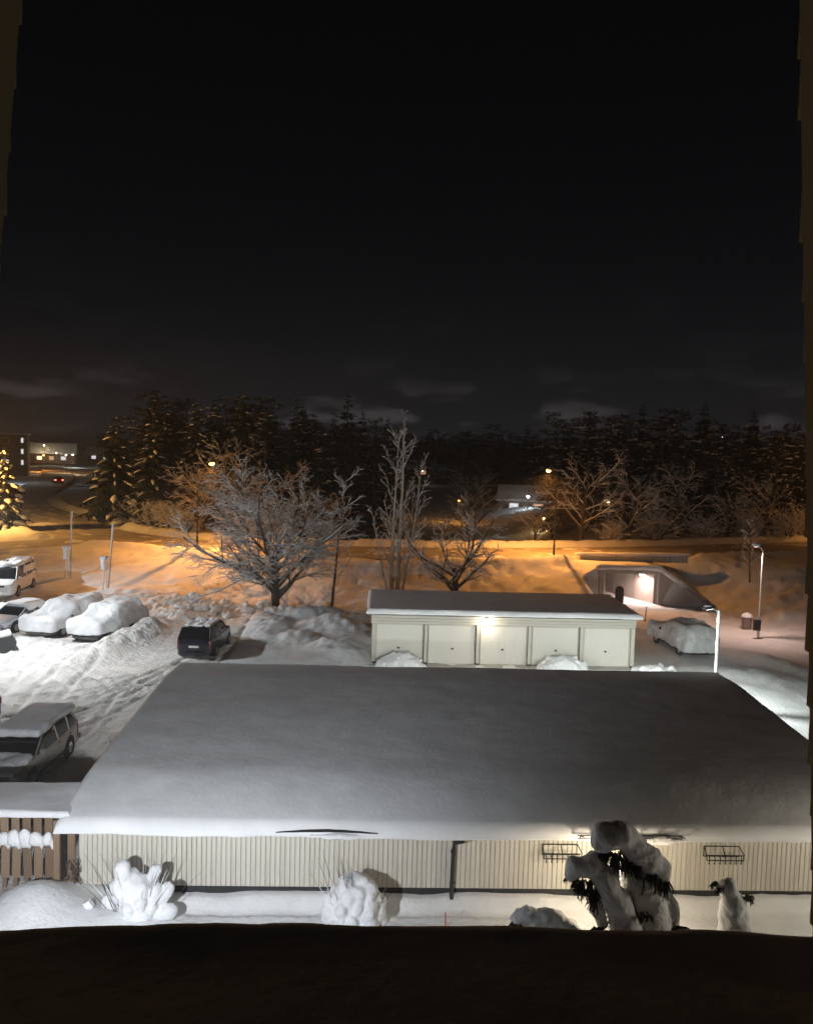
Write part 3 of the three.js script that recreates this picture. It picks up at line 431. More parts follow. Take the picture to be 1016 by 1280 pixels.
function buildCar(t, o) {
  const { L, W, H, belt, hood, ws, rf, rr, tail, mat, clear = 0.22, wheelX = [0.31, -0.3], cargo } = o, w = W / 2, fx = L / 2, bx = -L / 2;
  // stations: [x, half width, top of the lower body]
  const S = [[bx, 0.80, tail * 0.72], [bx + 0.06, 0.90, tail * 0.95], [bx + 0.2, 0.96, tail], [bx + 0.6, 1, Math.max(belt, tail * 0.985)], [-0.2 * L, 1, belt], [ws - 0.05, 1, belt], [ws + 0.15, 1, belt - 0.01], [mix(ws, fx, 0.45), 0.985, hood + 0.03], [fx - 0.35, 0.95, hood - 0.05], [fx - 0.1, 0.88, hood - 0.16], [fx, 0.72, hood - 0.3]];
  obj('body', loft(S.map(([x, k, y]) => { const q = w * k; const half = [[q * 0.80, clear], [q * 0.95, clear + 0.06], [q, clear + 0.24], [q * 1.0, y - 0.2], [q * 0.965, y - 0.05], [q * 0.9, y - 0.005], [q * 0.5, y + 0.02]]; return [...half.map(([z, yy]) => [x, yy, -z]), [x, y + 0.025, 0], ...half.slice().reverse().map(([z, yy]) => [x, yy, z])]; })), mat, t);
  // glasshouse: windscreen base ws, roof from rf to rr, tail glass down to bx
  const gx0 = cargo ? bx + 0.05 : bx + 0.12, ring = (x, y, kb, kr) => { const b = w * kb, r = w * kr; return [[x, belt - 0.06, -b], [x, belt, -b * 0.985], [x, mix(belt, y, 0.55), -mix(b, r, 0.5)], [x, y - 0.05, -r], [x, y, -r * 0.86], [x, y + 0.01, 0], [x, y, r * 0.86], [x, y - 0.05, r], [x, mix(belt, y, 0.55), mix(b, r, 0.5)], [x, belt, b * 0.985], [x, belt - 0.06, b]]; };
  const R = [[gx0, belt + 0.04, 0.86, 0.82], [mix(gx0, rr, 0.5), mix(belt, H, 0.55), 0.92, 0.82], [rr, H - 0.02, 0.95, 0.79], [mix(rf, rr, 0.5), H, 0.955, 0.79], [rf, H - 0.03, 0.955, 0.775], [mix(rf, ws, 0.5), mix(H, belt, 0.45), 0.95, 0.83], [ws, belt + 0.02, 0.93, 0.88]];
  obj('window_glass', loft(R.map((a) => ring(...a))), M.glass, t);
  obj('roof', loft([rr - 0.05, rr + 0.25, (rr + rf) / 2, rf - 0.2, rf + 0.05].map((x, i) => { const y = H + [-0.045, 0.005, 0.018, 0.0, -0.05][i], r = w * 0.8; return [[x, y - 0.06, -r], [x, y - 0.005, -r * 0.92], [x, y + 0.012, -r * 0.4], [x, y + 0.012, r * 0.4], [x, y - 0.005, r * 0.92], [x, y - 0.06, r]]; })), mat, t);
  for (const s of [-1, 1]) {
    const p = (a, b, r) => obj('pillar', new Tubes().chain([V(a[0], a[1], s * a[2]), V(b[0], b[1], s * b[2])], [r, r], 6).geo(), mat, t);
    p([ws, belt, w * 0.925], [rf, H - 0.06, w * 0.79], 0.035); p([mix(rf, rr, 0.38), belt, w * 0.965], [mix(rf, rr, 0.38), H - 0.06, w * 0.8], 0.035); p([mix(rf, rr, 0.78), belt, w * 0.96], [mix(rf, rr, 0.8), H - 0.06, w * 0.8], 0.035); p([gx0, belt, w * 0.88], [rr, H - 0.05, w * 0.79], 0.06);
    if (o.rails) obj('roof_rail', new Tubes().chain([V(rr + 0.1, H - 0.01, s * w * 0.72), V(rr + 0.25, H + 0.055, s * w * 0.72), V(rf - 0.25, H + 0.055, s * w * 0.72), V(rf - 0.1, H - 0.01, s * w * 0.72)], [0.018, 0.018, 0.018, 0.018], 6).geo(), M.black, t);
    obj('mirror', bev(0.1, 0.13, 0.2, 0.025).translate(ws - 0.28, belt + 0.08, s * (w + 0.06)), mat, t);
    for (const dx of [mix(rf, rr, 0.33), mix(rf, rr, 0.72)]) obj('door_handle', bev(0.16, 0.03, 0.03, 0.008).translate(dx - 0.15, belt - 0.14, s * (w + 0.008)), M.black, t);
    obj('sill_trim', bev(L * 0.42, 0.09, 0.03, 0.01).translate(0.0, clear + 0.09, s * (w * 0.985)), M.black, t);
    obj('headlight', new THREE.SphereGeometry(0.15, 10, 8).scale(0.9, 0.55, 1.1).translate(fx - 0.16, hood - 0.24, s * w * 0.72), M.head, t);
    obj('tail_light', bev(0.1, cargo ? 0.5 : 0.24, 0.16, 0.025).translate(bx + 0.1, tail - (cargo ? 0.36 : 0.2), s * w * 0.86), M.tail, t);
  }
  obj('bumper', loft([-1, -0.8, 0, 0.8, 1].map((k) => { const z = k * w * 0.93, x = bx - 0.03 + 0.16 * k * k * k * k; return [[x + 0.2, clear, z], [x, clear + 0.02, z], [x - 0.03, clear + 0.15, z], [x, clear + 0.28, z], [x + 0.2, clear + 0.3, z]]; })), o.bumper || mat, t);
  obj('bumper', loft([-1, -0.8, 0, 0.8, 1].map((k) => { const z = -k * w * 0.9, x = fx + 0.03 - 0.22 * k * k * k * k; return [[x - 0.2, clear, z], [x, clear + 0.02, z], [x + 0.03, clear + 0.13, z], [x, clear + 0.26, z], [x - 0.2, clear + 0.28, z]]; })), o.bumper || mat, t);
  obj('number_plate', bev(0.02, 0.11, 0.52, 0.005).translate(bx - 0.045 - (cargo ? 0 : 0), tail * 0.62, 0), M.plate, t);
  obj('grille', bev(0.04, 0.12, W * 0.4, 0.01).translate(fx + 0.0, hood - 0.32, 0), M.black, t);
  for (const kx of wheelX) for (const s of [-1, 1]) {
    const a = obj('wheel_arch', cyl(0.4, 0.4, 0.05, kx * L, 0.35, s * (w - 0.02), 20, Math.PI / 2), M.black, t);
    const wh = new THREE.Group(); wh.name = 'wheel'; wh.position.set(kx * L, 0.33, s * (w - 0.06)); t.add(wh); obj('tyre', wheelGeo, M.tyre, wh); const r = obj('rim', rimGeo, M.rim, wh); r.position.z = s * 0.07; if (s < 0) r.rotation.y = Math.PI;
  }
}
// snow lying on a car: thick blanket that follows body and roof. low: how far it comes down the sides
function blanket(o, th, low, seed, cell = 0.08, parts = 'all') {
  const { L, W, H, belt, hood, ws, rf, rr, tail } = o, w = W / 2, cx = (L / 2 + ws) / 2;
  return sdfMesh((x, y, z) => {
    const cab = sdBox(x - (rf + rr) / 2, y - (H - 0.35), z, (rf - rr) / 2 + 0.12 + th * 0.6, 0.38 + th * 0.85, w * 0.8 + th * 0.55, 0.26);
    let d = cab;
    if (parts === 'all') {
      const lower = sdBox(x, y - belt * 0.62, z, L / 2 + th * 0.5, belt * 0.44 + th * 0.75, w + th * 0.5, 0.3);
      const scr = sdCap(x, y, Math.max(0, Math.abs(z) - w * 0.55), [ws + 0.1, belt - 0.12, 0], [rf, H - 0.28, 0], 0.22 + th * 0.6, 0.3 + th * 0.5), back = sdCap(x, y, Math.max(0, Math.abs(z) - w * 0.55), [-L / 2 + 0.35, tail - 0.22, 0], [rr, H - 0.28, 0], 0.24 + th * 0.6, 0.3 + th * 0.5);
      d = smin(smin(lower, cab, 0.35), smin(scr, back, 0.2), 0.3);
    }
    d += th * 0.42 * noise3(x * 1.1 + seed, y * 1.1, z * 1.1) + th * 0.22 * noise3(x * 2.7 + seed, y * 2.7, z * 2.7) + th * 0.09 * noise3(x * 7, y * 7, z * 7 + seed);
    const edge = low + 0.10 * noise3(x * 1.4 + seed, 1.5, z * 1.4) + 0.05 * noise3(x * 5 + seed, 1.5, z * 5);
    return Math.max(d, (edge - y) * 0.8);
  }, [-L / 2 - th - 0.25, Math.max(-0.1, low - 0.25), -w - th - 0.3], [L / 2 + th + 0.25, H + th + 0.3, w + th + 0.3], cell);
}
const EST = { L: 4.75, W: 1.84, H: 1.47, belt: 0.96, hood: 0.9, ws: 1.12, rf: 0.35, rr: -1.95, tail: 1.02, cargo: true, rails: true };
const SUV = { L: 4.5, W: 1.9, H: 1.66, belt: 1.08, hood: 1.02, ws: 1.05, rf: 0.4, rr: -1.75, tail: 1.15, cargo: true, rails: true };
const SEDAN = { L: 4.6, W: 1.8, H: 1.42, belt: 0.93, hood: 0.86, ws: 1.05, rf: 0.25, rr: -1.05, tail: 1.0 };
const HATCH = { L: 4.3, W: 1.78, H: 1.48, belt: 0.95, hood: 0.9, ws: 1.0, rf: 0.3, rr: -1.45, tail: 1.0 };
const VAN = { L: 4.9, W: 1.92, H: 1.93, belt: 1.15, hood: 1.1, ws: 1.75, rf: 1.1, rr: -2.3, tail: 1.25, cargo: true };
const yLot = (x, z) => lotTop(x, z) - 0.03;
// dark blue estate parked nose-in, tail to the building
{
  const p = [-9.35, 0, -44.35], t = thing('parked_car', 'dark navy estate car parked alone, tail out, thin snow streaks on roof', 'car', [p[0], landBase(p[0], p[2]) - 0.02, p[2]], Math.PI / 2 - 0.06, 'parked cars');
  buildCar(t, { ...SUV, mat: paint(0.012, 0.015, 0.032, 0.3) });
  obj('roof_snow', sdfMesh((x, y, z) => { const d = sdBox(x + 0.66, y - 1.69, z, 1.05, 0.045, 0.66, 0.04); return d + 0.05 * noise3(x * 1.4, 2, z * 5.5) + 0.02 * noise3(x * 7, 3, z * 12); }, [-1.85, 1.55, -0.85], [0.6, 1.85, 0.85], 0.035), M.softSnow, t);
}
// estate car close to the shelter, nose towards the building
{
  const t = thing('parked_car', 'silver-beige estate car with thick snow on roof, parked behind slatted shelter', 'car', [-11.75, landBase(-11.75, -27.2), -27.2], -Math.PI / 2 - 0.03, 'parked cars');
  buildCar(t, { ...EST, mat: paint(0.34, 0.32, 0.29, 0.35) });
  obj('roof_snow', sdfMesh((x, y, z) => sdBox(x + 0.8, y - 1.58 + 0.03 * (x + 0.8) ** 2, z, 1.5, 0.14, 0.80, 0.12) + 0.05 * noise3(x * 1.2, 2, z * 1.2) + 0.015 * noise3(x * 5, 3, z * 5), [-2.6, 1.2, -1], [0.95, 1.8, 1], 0.05), M.softSnow, t);
  obj('hood_snow', sdfMesh((x, y, z) => sdBox(x - 1.85, y - 0.97 + 0.08 * (x - 1.3), z, 0.72, 0.1, 0.82, 0.08) + 0.06 * noise3(x * 2, 2, z * 2) + 0.02 * noise3(x * 6, 3, z * 6), [1.0, 0.7, -1], [2.7, 1.15, 1], 0.05), M.softSnow, t);
}
{
  const t = thing('parked_car', 'dark car under snow at the lot edge beside the silver-beige estate', 'car', [-15.9, landBase(-15.9, -30.3), -30.3], -Math.PI / 2 - 0.1, 'parked cars');
  buildCar(t, { ...HATCH, mat: paint(0.03, 0.032, 0.035, 0.3) });
  obj('roof_snow', blanket(HATCH, 0.16, 1.2, 9, 0.08), M.softSnow, t);
}
// the row of snowed-in cars
{
  const a = Math.PI / 2 - 0.26, flip = a + Math.PI;
  let t = thing('parked_car', 'snow-buried car with lumpy ploughed ridge along its open side', 'car', [-15.55, landBase(-15.55, -47.3) + 0.02, -47.3], flip, 'parked cars');
  buildCar(t, { ...HATCH, mat: paint(0.05, 0.05, 0.055, 0.3) }); obj('snow_blanket', blanket(HATCH, 0.27, 0.46, 3, 0.065), M.softSnow, t); t.scale.setScalar(1.12);
  t = thing('parked_car', 'snow-buried car between silver saloon and the other buried car', 'car', [-18.45, landBase(-18.45, -48.3) + 0.02, -48.3], flip, 'parked cars');
  buildCar(t, { ...EST, mat: paint(0.06, 0.06, 0.06, 0.3) }); obj('snow_blanket', blanket(EST, 0.27, 0.42, 5, 0.065), M.softSnow, t); t.scale.setScalar(1.08);
  t = thing('parked_car', 'silver saloon with clear bonnet and snow over roof and boot', 'car', [-21.35, landBase(-21.35, -48.8) + 0.02, -48.8], flip, 'parked cars');
  buildCar(t, { ...SEDAN, mat: paint(0.45, 0.47, 0.5, 0.4) });
  obj('snow_blanket', sdfMesh((x, y, z) => { const cab = sdBox(x + 0.45, y - 1.25, z, 0.85, 0.33, 0.76, 0.2), boot = sdBox(x + 1.7, y - 0.95, z, 0.75, 0.28, 0.92, 0.2); return Math.max(smin(cab, boot, 0.4) + 0.06 * noise3(x * 1.3, y, z * 1.3), 0.9 + 0.08 * noise3(x * 3, 1, z * 3) - y); }, [-2.7, 0.6, -1.2], [0.7, 1.8, 1.2], 0.07), M.softSnow, t);
}
// white van at the back of the lot
{
  const t = thing('parked_van', 'white panel van with snow on roof parked by the bank', 'van', [-24.55, 1.02, -54.9], -Math.PI / 2 + 0.1, 'parked cars');
  buildCar(t, { ...VAN, mat: paint(0.72, 0.73, 0.72, 0.0) });
  obj('side_panel', mg([1, -1].map((s) => bev(2.5, 0.62, 0.03, 0.012).translate(-1.05, 1.48, s * 0.86).applyMatrix4(new THREE.Matrix4()))), paint(0.72, 0.73, 0.72, 0), t);
  obj('roof_snow', sdfMesh((x, y, z) => sdBox(x + 0.6, y - 2.02, z, 1.75, 0.1, 0.74, 0.09) + 0.12 * noise3(x * 1.6, 2, z * 2.2) + 0.03 * noise3(x * 6, 3, z * 6), [-2.6, 1.8, -1], [1.4, 2.3, 1], 0.06), M.softSnow, t);
}
// buried car beside the garage block
{
  const t = thing('parked_car', 'car fully buried in smooth snow beside the garage block', 'car', [17.95, 0.02, -46.6], Math.PI / 2 + 0.12, 'parked cars');
  buildCar(t, { ...EST, mat: paint(0.03, 0.03, 0.035, 0.2) }); obj('snow_blanket', blanket(EST, 0.28, 0.36, 12, 0.065), M.softSnow, t);
}
// grit bin at the edge of the lot
{
  const t = thing('grit_bin', 'dark wedge-shaped grit bin with snow on its lid', 'bin', [-19.6, landBase(-19.6, -42.9), -42.9], 0.5);
  const s = new THREE.Shape(); s.moveTo(-0.45, 0.08); s.lineTo(0.45, 0.08); s.lineTo(0.55, 0.6); s.lineTo(0.3, 0.95); s.lineTo(-0.5, 0.8); s.closePath();
  obj('body', new THREE.ExtrudeGeometry(s, { depth: 1.0, bevelEnabled: true, bevelSize: 0.03, bevelThickness: 0.03, bevelSegments: 2 }).translate(0, 0, -0.5), std([0.05, 0.055, 0.06], 0.6), t);
  obj('lid_snow', sdfMesh((x, y, z) => sdBox(x + 0.1, y - 0.98 - x * 0.18, z, 0.45, 0.1, 0.55, 0.09) + 0.03 * noise3(x * 4, y * 4, z * 4), [-0.9, 0.65, -0.8], [0.7, 1.35, 0.8], 0.05), M.softSnow, t);
}
// ───────────────────────── bare trees with snow on every limb ─────────────────────────
function bareTree(seed, o) {
  const r = rng(seed), wood = new Tubes(), snow = new Tubes(), trunkT = new Tubes();
  const up = V(0, 1, 0);
  function grow(p, dir, len, rad, lv) {
    const L = o.levels[lv], n = L.seg, pts = [p.clone()], rads = [rad], d = dir.clone(), cur = p.clone(); const tip = L.tip ?? 0.35;
    for (let k = 1; k <= n; k++) { d.x += (r() - 0.5) * L.wob; d.y += (r() - 0.5) * L.wob * 0.8 + L.up; d.z += (r() - 0.5) * L.wob; d.normalize(); cur.addScaledVector(d, len / n); pts.push(cur.clone()); rads.push(Math.max(o.min, mix(rad, rad * tip, k / n))); }
    (lv === 0 ? trunkT : wood).chain(pts, rads, lv === 0 ? 9 : lv === 1 ? 6 : lv === 2 ? 4 : 3);
    // snow lying along the upper side, thicker where the limb is flatter
    if (lv > 0 || o.trunkSnow) { const sp = [], sr = []; for (let k = 0; k < pts.length; k++) { const a = pts[Math.max(0, k - 1)], b = pts[Math.min(n, k + 1)], h = Math.hypot(b.x - a.x, b.z - a.z) / (a.distanceTo(b) + 1e-6); const q = clamp(h * 1.25, 0.12, 1) * o.snow * (0.6 + 0.6 * r()); const R = lv >= 2 ? (0.019 + rads[k] * 0.62) * (0.5 + 0.5 * q) * o.snow : Math.min(0.12, rads[k] * 0.8 + 0.03) * q; sp.push(pts[k].clone().add(V(0, lv >= 2 ? rads[k] * 0.75 : rads[k] * 0.6 + R * 0.35, 0))); sr.push(Math.max(0.004, k === n ? R * 0.5 : R)); } snow.chain(sp, sr, lv < 3 ? 5 : 3); }
    if (lv + 1 >= o.levels.length) return;
    const C = o.levels[lv + 1]; const m = Math.round(C.n * (0.8 + 0.4 * r())), off = r() * 6.28;
    for (let c = 0; c < m; c++) {
      const f = mix(C.from, C.to ?? 0.98, (c + r() * 0.8) / m), i = Math.min(n - 1, Math.floor(f * n)), q = pts[i].clone().lerp(pts[i + 1], f * n - i), t = pts[i + 1].clone().sub(pts[i]).normalize();
      const az = off + c * 2.399 + (r() - 0.5) * 0.8; let a = V(1, 0, 0); if (Math.abs(t.x) > 0.8) a = V(0, 0, 1); const u = V().crossVectors(t, a).normalize(), v = V().crossVectors(t, u); const side = u.multiplyScalar(Math.cos(az)).addScaledVector(v, Math.sin(az)); if (lv > 0) side.y *= 0.6;
      const sp = C.spread * (0.75 + 0.5 * r()); const nd = t.clone().multiplyScalar(Math.cos(sp)).addScaledVector(side, Math.sin(sp)).normalize();
      grow(q, nd, C.len * len0(lv, len) * (0.65 + 0.6 * r()) * (1 - (C.taper ?? 0.4) * f), Math.max(o.min, mix(rad, rad * tip, f) * C.rad), lv + 1);
    }
  }
  const len0 = (lv, len) => len;
  for (const s of o.stems || [[0, 0, 0, 1]]) grow(V(s[0], -0.25, s[1]), V(s[2], 1, s[4] || 0).normalize(), o.height * s[3], o.trunk * (s[5] || 1), 0);
  return { trunk: trunkT.geo(), wood: wood.geo(), snow: snow.geo(), tris: wood.tris + snow.tris + trunkT.tris };
}
function plantTree(name, label, seed, o, pos, turn, group, barkMat = M.bark) {
  const g = bareTree(seed, o), t = thing(name, label, 'tree', pos, turn, group);
  obj('trunk', g.trunk, barkMat, t); obj('crown', g.wood, o.crownMat || M.twig, t); obj('branch_snow', g.snow, M.twigSnow, t);
  return t;
}
const gy = (x, z) => groundY(x, z) - 0.05;
// wide rounded crown over the lot edge
const BIG = { height: 4.4, trunk: 0.32, min: 0.012, snow: 0.85, levels: [{ seg: 5, wob: 0.12, up: 0.02, tip: 0.7 }, { n: 20, from: 0.16, len: 1.5, rad: 0.48, spread: 0.9, seg: 8, wob: 0.28, up: 0.03, taper: 0.1 }, { n: 9, from: 0.22, len: 0.5, rad: 0.5, spread: 0.75, seg: 6, wob: 0.35, up: -0.015 }, { n: 7, from: 0.15, len: 0.5, rad: 0.55, spread: 0.7, seg: 4, wob: 0.4, up: -0.03 }, { n: 4, from: 0.15, len: 0.55, rad: 0.6, spread: 0.65, seg: 2, wob: 0.4, up: -0.04 }], stems: [[0, 0, 0.02, 1]] };
plantTree('bare_tree', 'broad round-crowned bare tree thick with snow at the parking lot corner', 21, BIG, [-7.0, gy(-7, -55.6), -55.6], 3.4, 'bare trees on the bank');
// tall birch with several upright stems
const BIRCH = { height: 13.6, trunk: 0.19, min: 0.012, snow: 0.7, crownMat: M.birch, trunkSnow: false, levels: [{ seg: 9, wob: 0.07, up: 0.05, tip: 0.12 }, { n: 12, from: 0.12, len: 0.25, rad: 0.40, spread: 0.5, seg: 6, wob: 0.18, up: 0.05, taper: 0.55 }, { n: 5, from: 0.2, len: 0.42, rad: 0.5, spread: 0.55, seg: 4, wob: 0.25, up: 0.0 }, { n: 3, from: 0.2, len: 0.5, rad: 0.6, spread: 0.5, seg: 3, wob: 0.3, up: -0.03 }], stems: [[0, 0, 0.06, 1, 0], [-0.3, 0.1, -0.03, 0.93, 0.02, 0.85], [0.25, -0.1, 0.14, 0.8, 0, 0.6], [-0.25, 0, -0.3, 0.55, 0.05, 0.5]] };
plantTree('birch_tree', 'tall slender multi-stemmed birch behind the garage block', 33, BIRCH, [1.3, gy(1.3, -57), -57], 0, 'bare trees on the bank', M.birch);
// low spreading tree beside it
const SPREAD = { height: 3.0, trunk: 0.27, min: 0.012, snow: 0.85, levels: [{ seg: 4, wob: 0.15, up: 0, tip: 0.7 }, { n: 9, from: 0.4, len: 1.75, rad: 0.6, spread: 1.0, seg: 9, wob: 0.3, up: 0.035, taper: 0.0 }, { n: 8, from: 0.2, len: 0.42, rad: 0.5, spread: 0.8, seg: 6, wob: 0.4, up: -0.02 }, { n: 6, from: 0.15, len: 0.5, rad: 0.55, spread: 0.7, seg: 4, wob: 0.4, up: -0.04 }, { n: 2, from: 0.2, len: 0.5, rad: 0.6, spread: 0.6, seg: 2, wob: 0.4, up: -0.03 }] };
plantTree('bare_tree', 'low wide-spreading bare tree behind the garage block', 47, SPREAD, [5.5, gy(5.5, -57.4), -57.4], 1.0, 'bare trees on the bank');
// thin leaning trees
const THIN = { height: 9.5, trunk: 0.11, min: 0.011, snow: 0.8, levels: [{ seg: 8, wob: 0.1, up: 0.03, tip: 0.15 }, { n: 16, from: 0.2, len: 0.27, rad: 0.45, spread: 0.85, seg: 6, wob: 0.25, up: 0.02, taper: 0.5 }, { n: 5, from: 0.2, len: 0.45, rad: 0.5, spread: 0.7, seg: 4, wob: 0.35, up: -0.01 }, { n: 3, from: 0.2, len: 0.5, rad: 0.6, spread: 0.6, seg: 2, wob: 0.3, up: -0.03 }], stems: [[0, 0, 0.1, 1, 0]] };
plantTree('bare_tree', 'thin leaning young tree between the round tree and the birch', 52, THIN, [-3.2, gy(-3.2, -56.6), -56.6], 0.2, 'bare trees on the bank');
const young = plantTree('bare_tree', 'small young tree on the slope beside the path lamp post', 57, { ...THIN, height: 5.2, trunk: 0.07 }, [29.1, gy(29.1, -62.3), -62.3], 1.4, 'bare trees on the bank');
// shrubs of bare stems beyond the road
const SHRUB = { height: 2.6, trunk: 0.07, min: 0.012, snow: 0.9, levels: [{ seg: 5, wob: 0.2, up: 0, tip: 0.5 }, { n: 8, from: 0.1, len: 0.8, rad: 0.6, spread: 0.7, seg: 5, wob: 0.3, up: 0.0, taper: 0.3 }, { n: 6, from: 0.15, len: 0.55, rad: 0.6, spread: 0.7, seg: 4, wob: 0.4, up: -0.04 }, { n: 3, from: 0.2, len: 0.5, rad: 0.6, spread: 0.6, seg: 2, wob: 0.4, up: -0.04 }], stems: [[0, 0, 0, 1, 0], [0.3, 0.2, 0.5, 0.9, 0.2], [-0.3, 0.1, -0.6, 0.9, 0.1], [0.1, -0.3, 0.2, 0.9, -0.5], [-0.2, -0.2, -0.3, 1, -0.3]] };
const WOOD = { height: 6.2, trunk: 0.24, min: 0.014, snow: 0.95, levels: [{ seg: 6, wob: 0.2, up: 0.02, tip: 0.4 }, { n: 11, from: 0.15, len: 0.95, rad: 0.5, spread: 0.95, seg: 7, wob: 0.35, up: 0.02, taper: 0.35 }, { n: 6, from: 0.2, len: 0.5, rad: 0.5, spread: 0.8, seg: 5, wob: 0.4, up: -0.02 }, { n: 5, from: 0.15, len: 0.5, rad: 0.6, spread: 0.7, seg: 3, wob: 0.4, up: -0.03 }] };
const wood1 = plantTree('bare_tree', 'gnarled snowy bare tree beyond the road beside the sodium street lamp', 61, WOOD, [19.4, gy(19.4, -77.5), -77.5], 0.3, 'bare trees beyond the road');
const wood2 = plantTree('bare_tree', 'crooked snowy bare tree beyond the road above the underpass parapet', 64, { ...WOOD, height: 5.4 }, [24.5, gy(24.5, -79), -79], 1.3, 'bare trees beyond the road');
const shrub1 = plantTree('bare_shrub', 'many-stemmed bare shrub along the far road edge', 71, SHRUB, [27.8, gy(27.8, -80.5), -80.5], 0, 'bare shrubs beyond the road');
for (const [x, z, a, s, src, l, gr] of [
  [30.5, -82, 2.1, 0.9, wood1, 'snowy bare tree in front of the dark firs beyond the road', 'bare trees beyond the road'], [36.5, -84, 0.6, 0.75, wood2, 'snowy bare tree in front of the dark firs beyond the road', 'bare trees beyond the road'], [42, -87, 4.0, 0.8, wood1, 'snowy bare tree in front of the dark firs beyond the road', 'bare trees beyond the road'],
  [15.6, -80, 3.0, 0.62, wood2, 'snowy bare tree in the hollow beyond the road', 'bare trees in the hollow'], [9.5, -88, 1.2, 0.8, wood1, 'snowy bare tree in the hollow beyond the road', 'bare trees in the hollow'], [12.4, -104, 2.7, 1.05, wood1, 'snowy bare tree in the hollow beyond the road', 'bare trees in the hollow'], [2.5, -80, 5, 0.7, wood2, 'snowy bare tree in the hollow beyond the road', 'bare trees in the hollow'],
  [-10.5, -78.5, 0.7, 0.9, wood1, 'snowy bare tree behind the round-crowned tree across the road', 'bare trees across the road'], [-14.5, -77.5, 2.4, 1.05, wood1, 'snowy bare tree behind the round-crowned tree across the road', 'bare trees across the road'], [-17.2, -80, 3.9, 1.0, wood2, 'snowy bare tree behind the round-crowned tree across the road', 'bare trees across the road'], [-5.5, -80, 3.3, 0.95, wood2, 'snowy bare tree behind the round-crowned tree across the road', 'bare trees across the road'],
]) dup(src, [x, gy(x, z), z], a, l, gr, s);
for (const [x, z, a, s] of [[33.2, -81.5, 1, 0.9], [39.4, -85, 2, 1], [46, -87.5, 3, 1.1], [49.6, -89, 4, 1], [22.4, -77.6, 5, 0.7], [-20, -79.3, 1.5, 0.85], [-22.6, -82.0, 3.5, 0.9], [-18.4, -77.2, 0.2, 0.7], [-12, -75.6, 2.2, 0.7], [-25.4, -85.3, 4.4, 0.9], [43.2, -84, 0.9, 0.8], [-8.4, -75.2, 3.1, 0.6]])
  dup(shrub1, [x, gy(x, z), z], a, x < 0 ? 'many-stemmed bare shrub at the foot of the left-hand firs' : null, x < 0 ? 'bare shrubs below the firs' : null, s);
for (const o of scene.children) if (o.userData.label === 'many-stemmed bare shrub at the foot of the left-hand firs') o.userData.label = 'many-stemmed bare shrub below the snowy firs inside the road bend';
// ───────────────────────── firs with snow-laden boughs ─────────────────────────
function fir(seed, h, R, snowP, thick = 1) {
  const r = rng(seed), tri = [], snow = new Tubes(), trunk = new Tubes().chain([V(0, -0.3, 0), V(0, h * 0.5, 0), V(0, h, 0)], [h * 0.014 + 0.08, h * 0.008 + 0.04, 0.02], 7).geo();
  const push = (a, b, c) => tri.push(a.x, a.y, a.z, b.x, b.y, b.z, c.x, c.y, c.z);
  const tiers = Math.round(h * 1.25);
  for (let k = 0; k < tiers; k++) {
    const f = Math.pow(k / tiers, 0.9), y0 = h * (0.07 + 0.92 * f), n = Math.round(mix(9, 4, f)), off = r() * 6.28;
    for (let b = 0; b < n; b++) {
      const az = off + b / n * 6.283 + (r() - 0.5) * 0.5, len = R * Math.pow(1 - f * 0.97, 0.85) * (0.7 + 0.5 * r()) + 0.12, droop = (0.32 + 0.3 * r()) * (1 - 0.55 * f), yy = y0 + (r() - 0.5) * 0.5;
      const ca = Math.cos(az), sa = Math.sin(az), at = (s) => V(ca * len * s, yy + len * (0.12 * s - droop * s * s), sa * len * s), N = Math.max(3, Math.round(len * 3.2));
      const sx = -sa, sz = ca;
      for (let q = 0; q < N; q++) {
        const s = (q + 0.7) / N, p = at(s), p2 = at(Math.min(1.05, s + 0.9 / N)), w = len * 0.36 * (1.12 - s) * (0.7 + 0.6 * r()) + 0.08;
        for (const d of [-1, 1]) { const e = V(p.x + sx * d * w + ca * w * 0.55, p.y - w * (0.35 + 0.4 * r()), p.z + sz * d * w + sa * w * 0.55); push(p, p2, e); const e2 = V(mix(p.x, e.x, 0.6) , mix(p.y, e.y, 0.6) - w * (0.45 + 0.4 * r()), mix(p.z, e.z, 0.6)); push(p, e, e2); }
      }
      const tp = at(1), t2 = at(1.18); push(at(0.85).add(V(sx * 0.07, 0, sz * 0.07)), at(0.85).add(V(-sx * 0.07, 0, -sz * 0.07)), t2);
      if (r() < snowP * (0.55 + 0.45 * (1 - f))) { const s0 = 0.25 + 0.3 * r(), s1 = s0 + 0.25 + 0.4 * r(), w = thick * (0.07 + len * 0.06) * (0.35 + 1.0 * r()), P = [], Q = []; for (let q = 0; q <= 4; q++) { const s = mix(s0, Math.min(1.02, s1), q / 4), p = at(s); p.y += w * 0.22; P.push(p); Q.push(w * Math.sin(Math.PI * (0.12 + 0.76 * q / 4)) * (0.75 + 0.5 * r())); } snow.chain(P, Q, 6, 0.55); }
    }
  }
  const g = new THREE.BufferGeometry(); g.setAttribute('position', new THREE.Float32BufferAttribute(tri, 3)); g.computeVertexNormals(); uvXZ(g);
  return { trunk, needles: g, snow: snow.geo() };
}
function plantFir(label, seed, h, R, sp, pos, turn, group, thick) { const g = fir(seed, h, R, sp, thick), t = thing('fir_tree', label, 'tree', pos, turn, group); obj('trunk', g.trunk, M.bark, t); obj('crown', g.needles, M.needle, t); obj('bough_snow', g.snow, M.twigSnow, t); return t; }
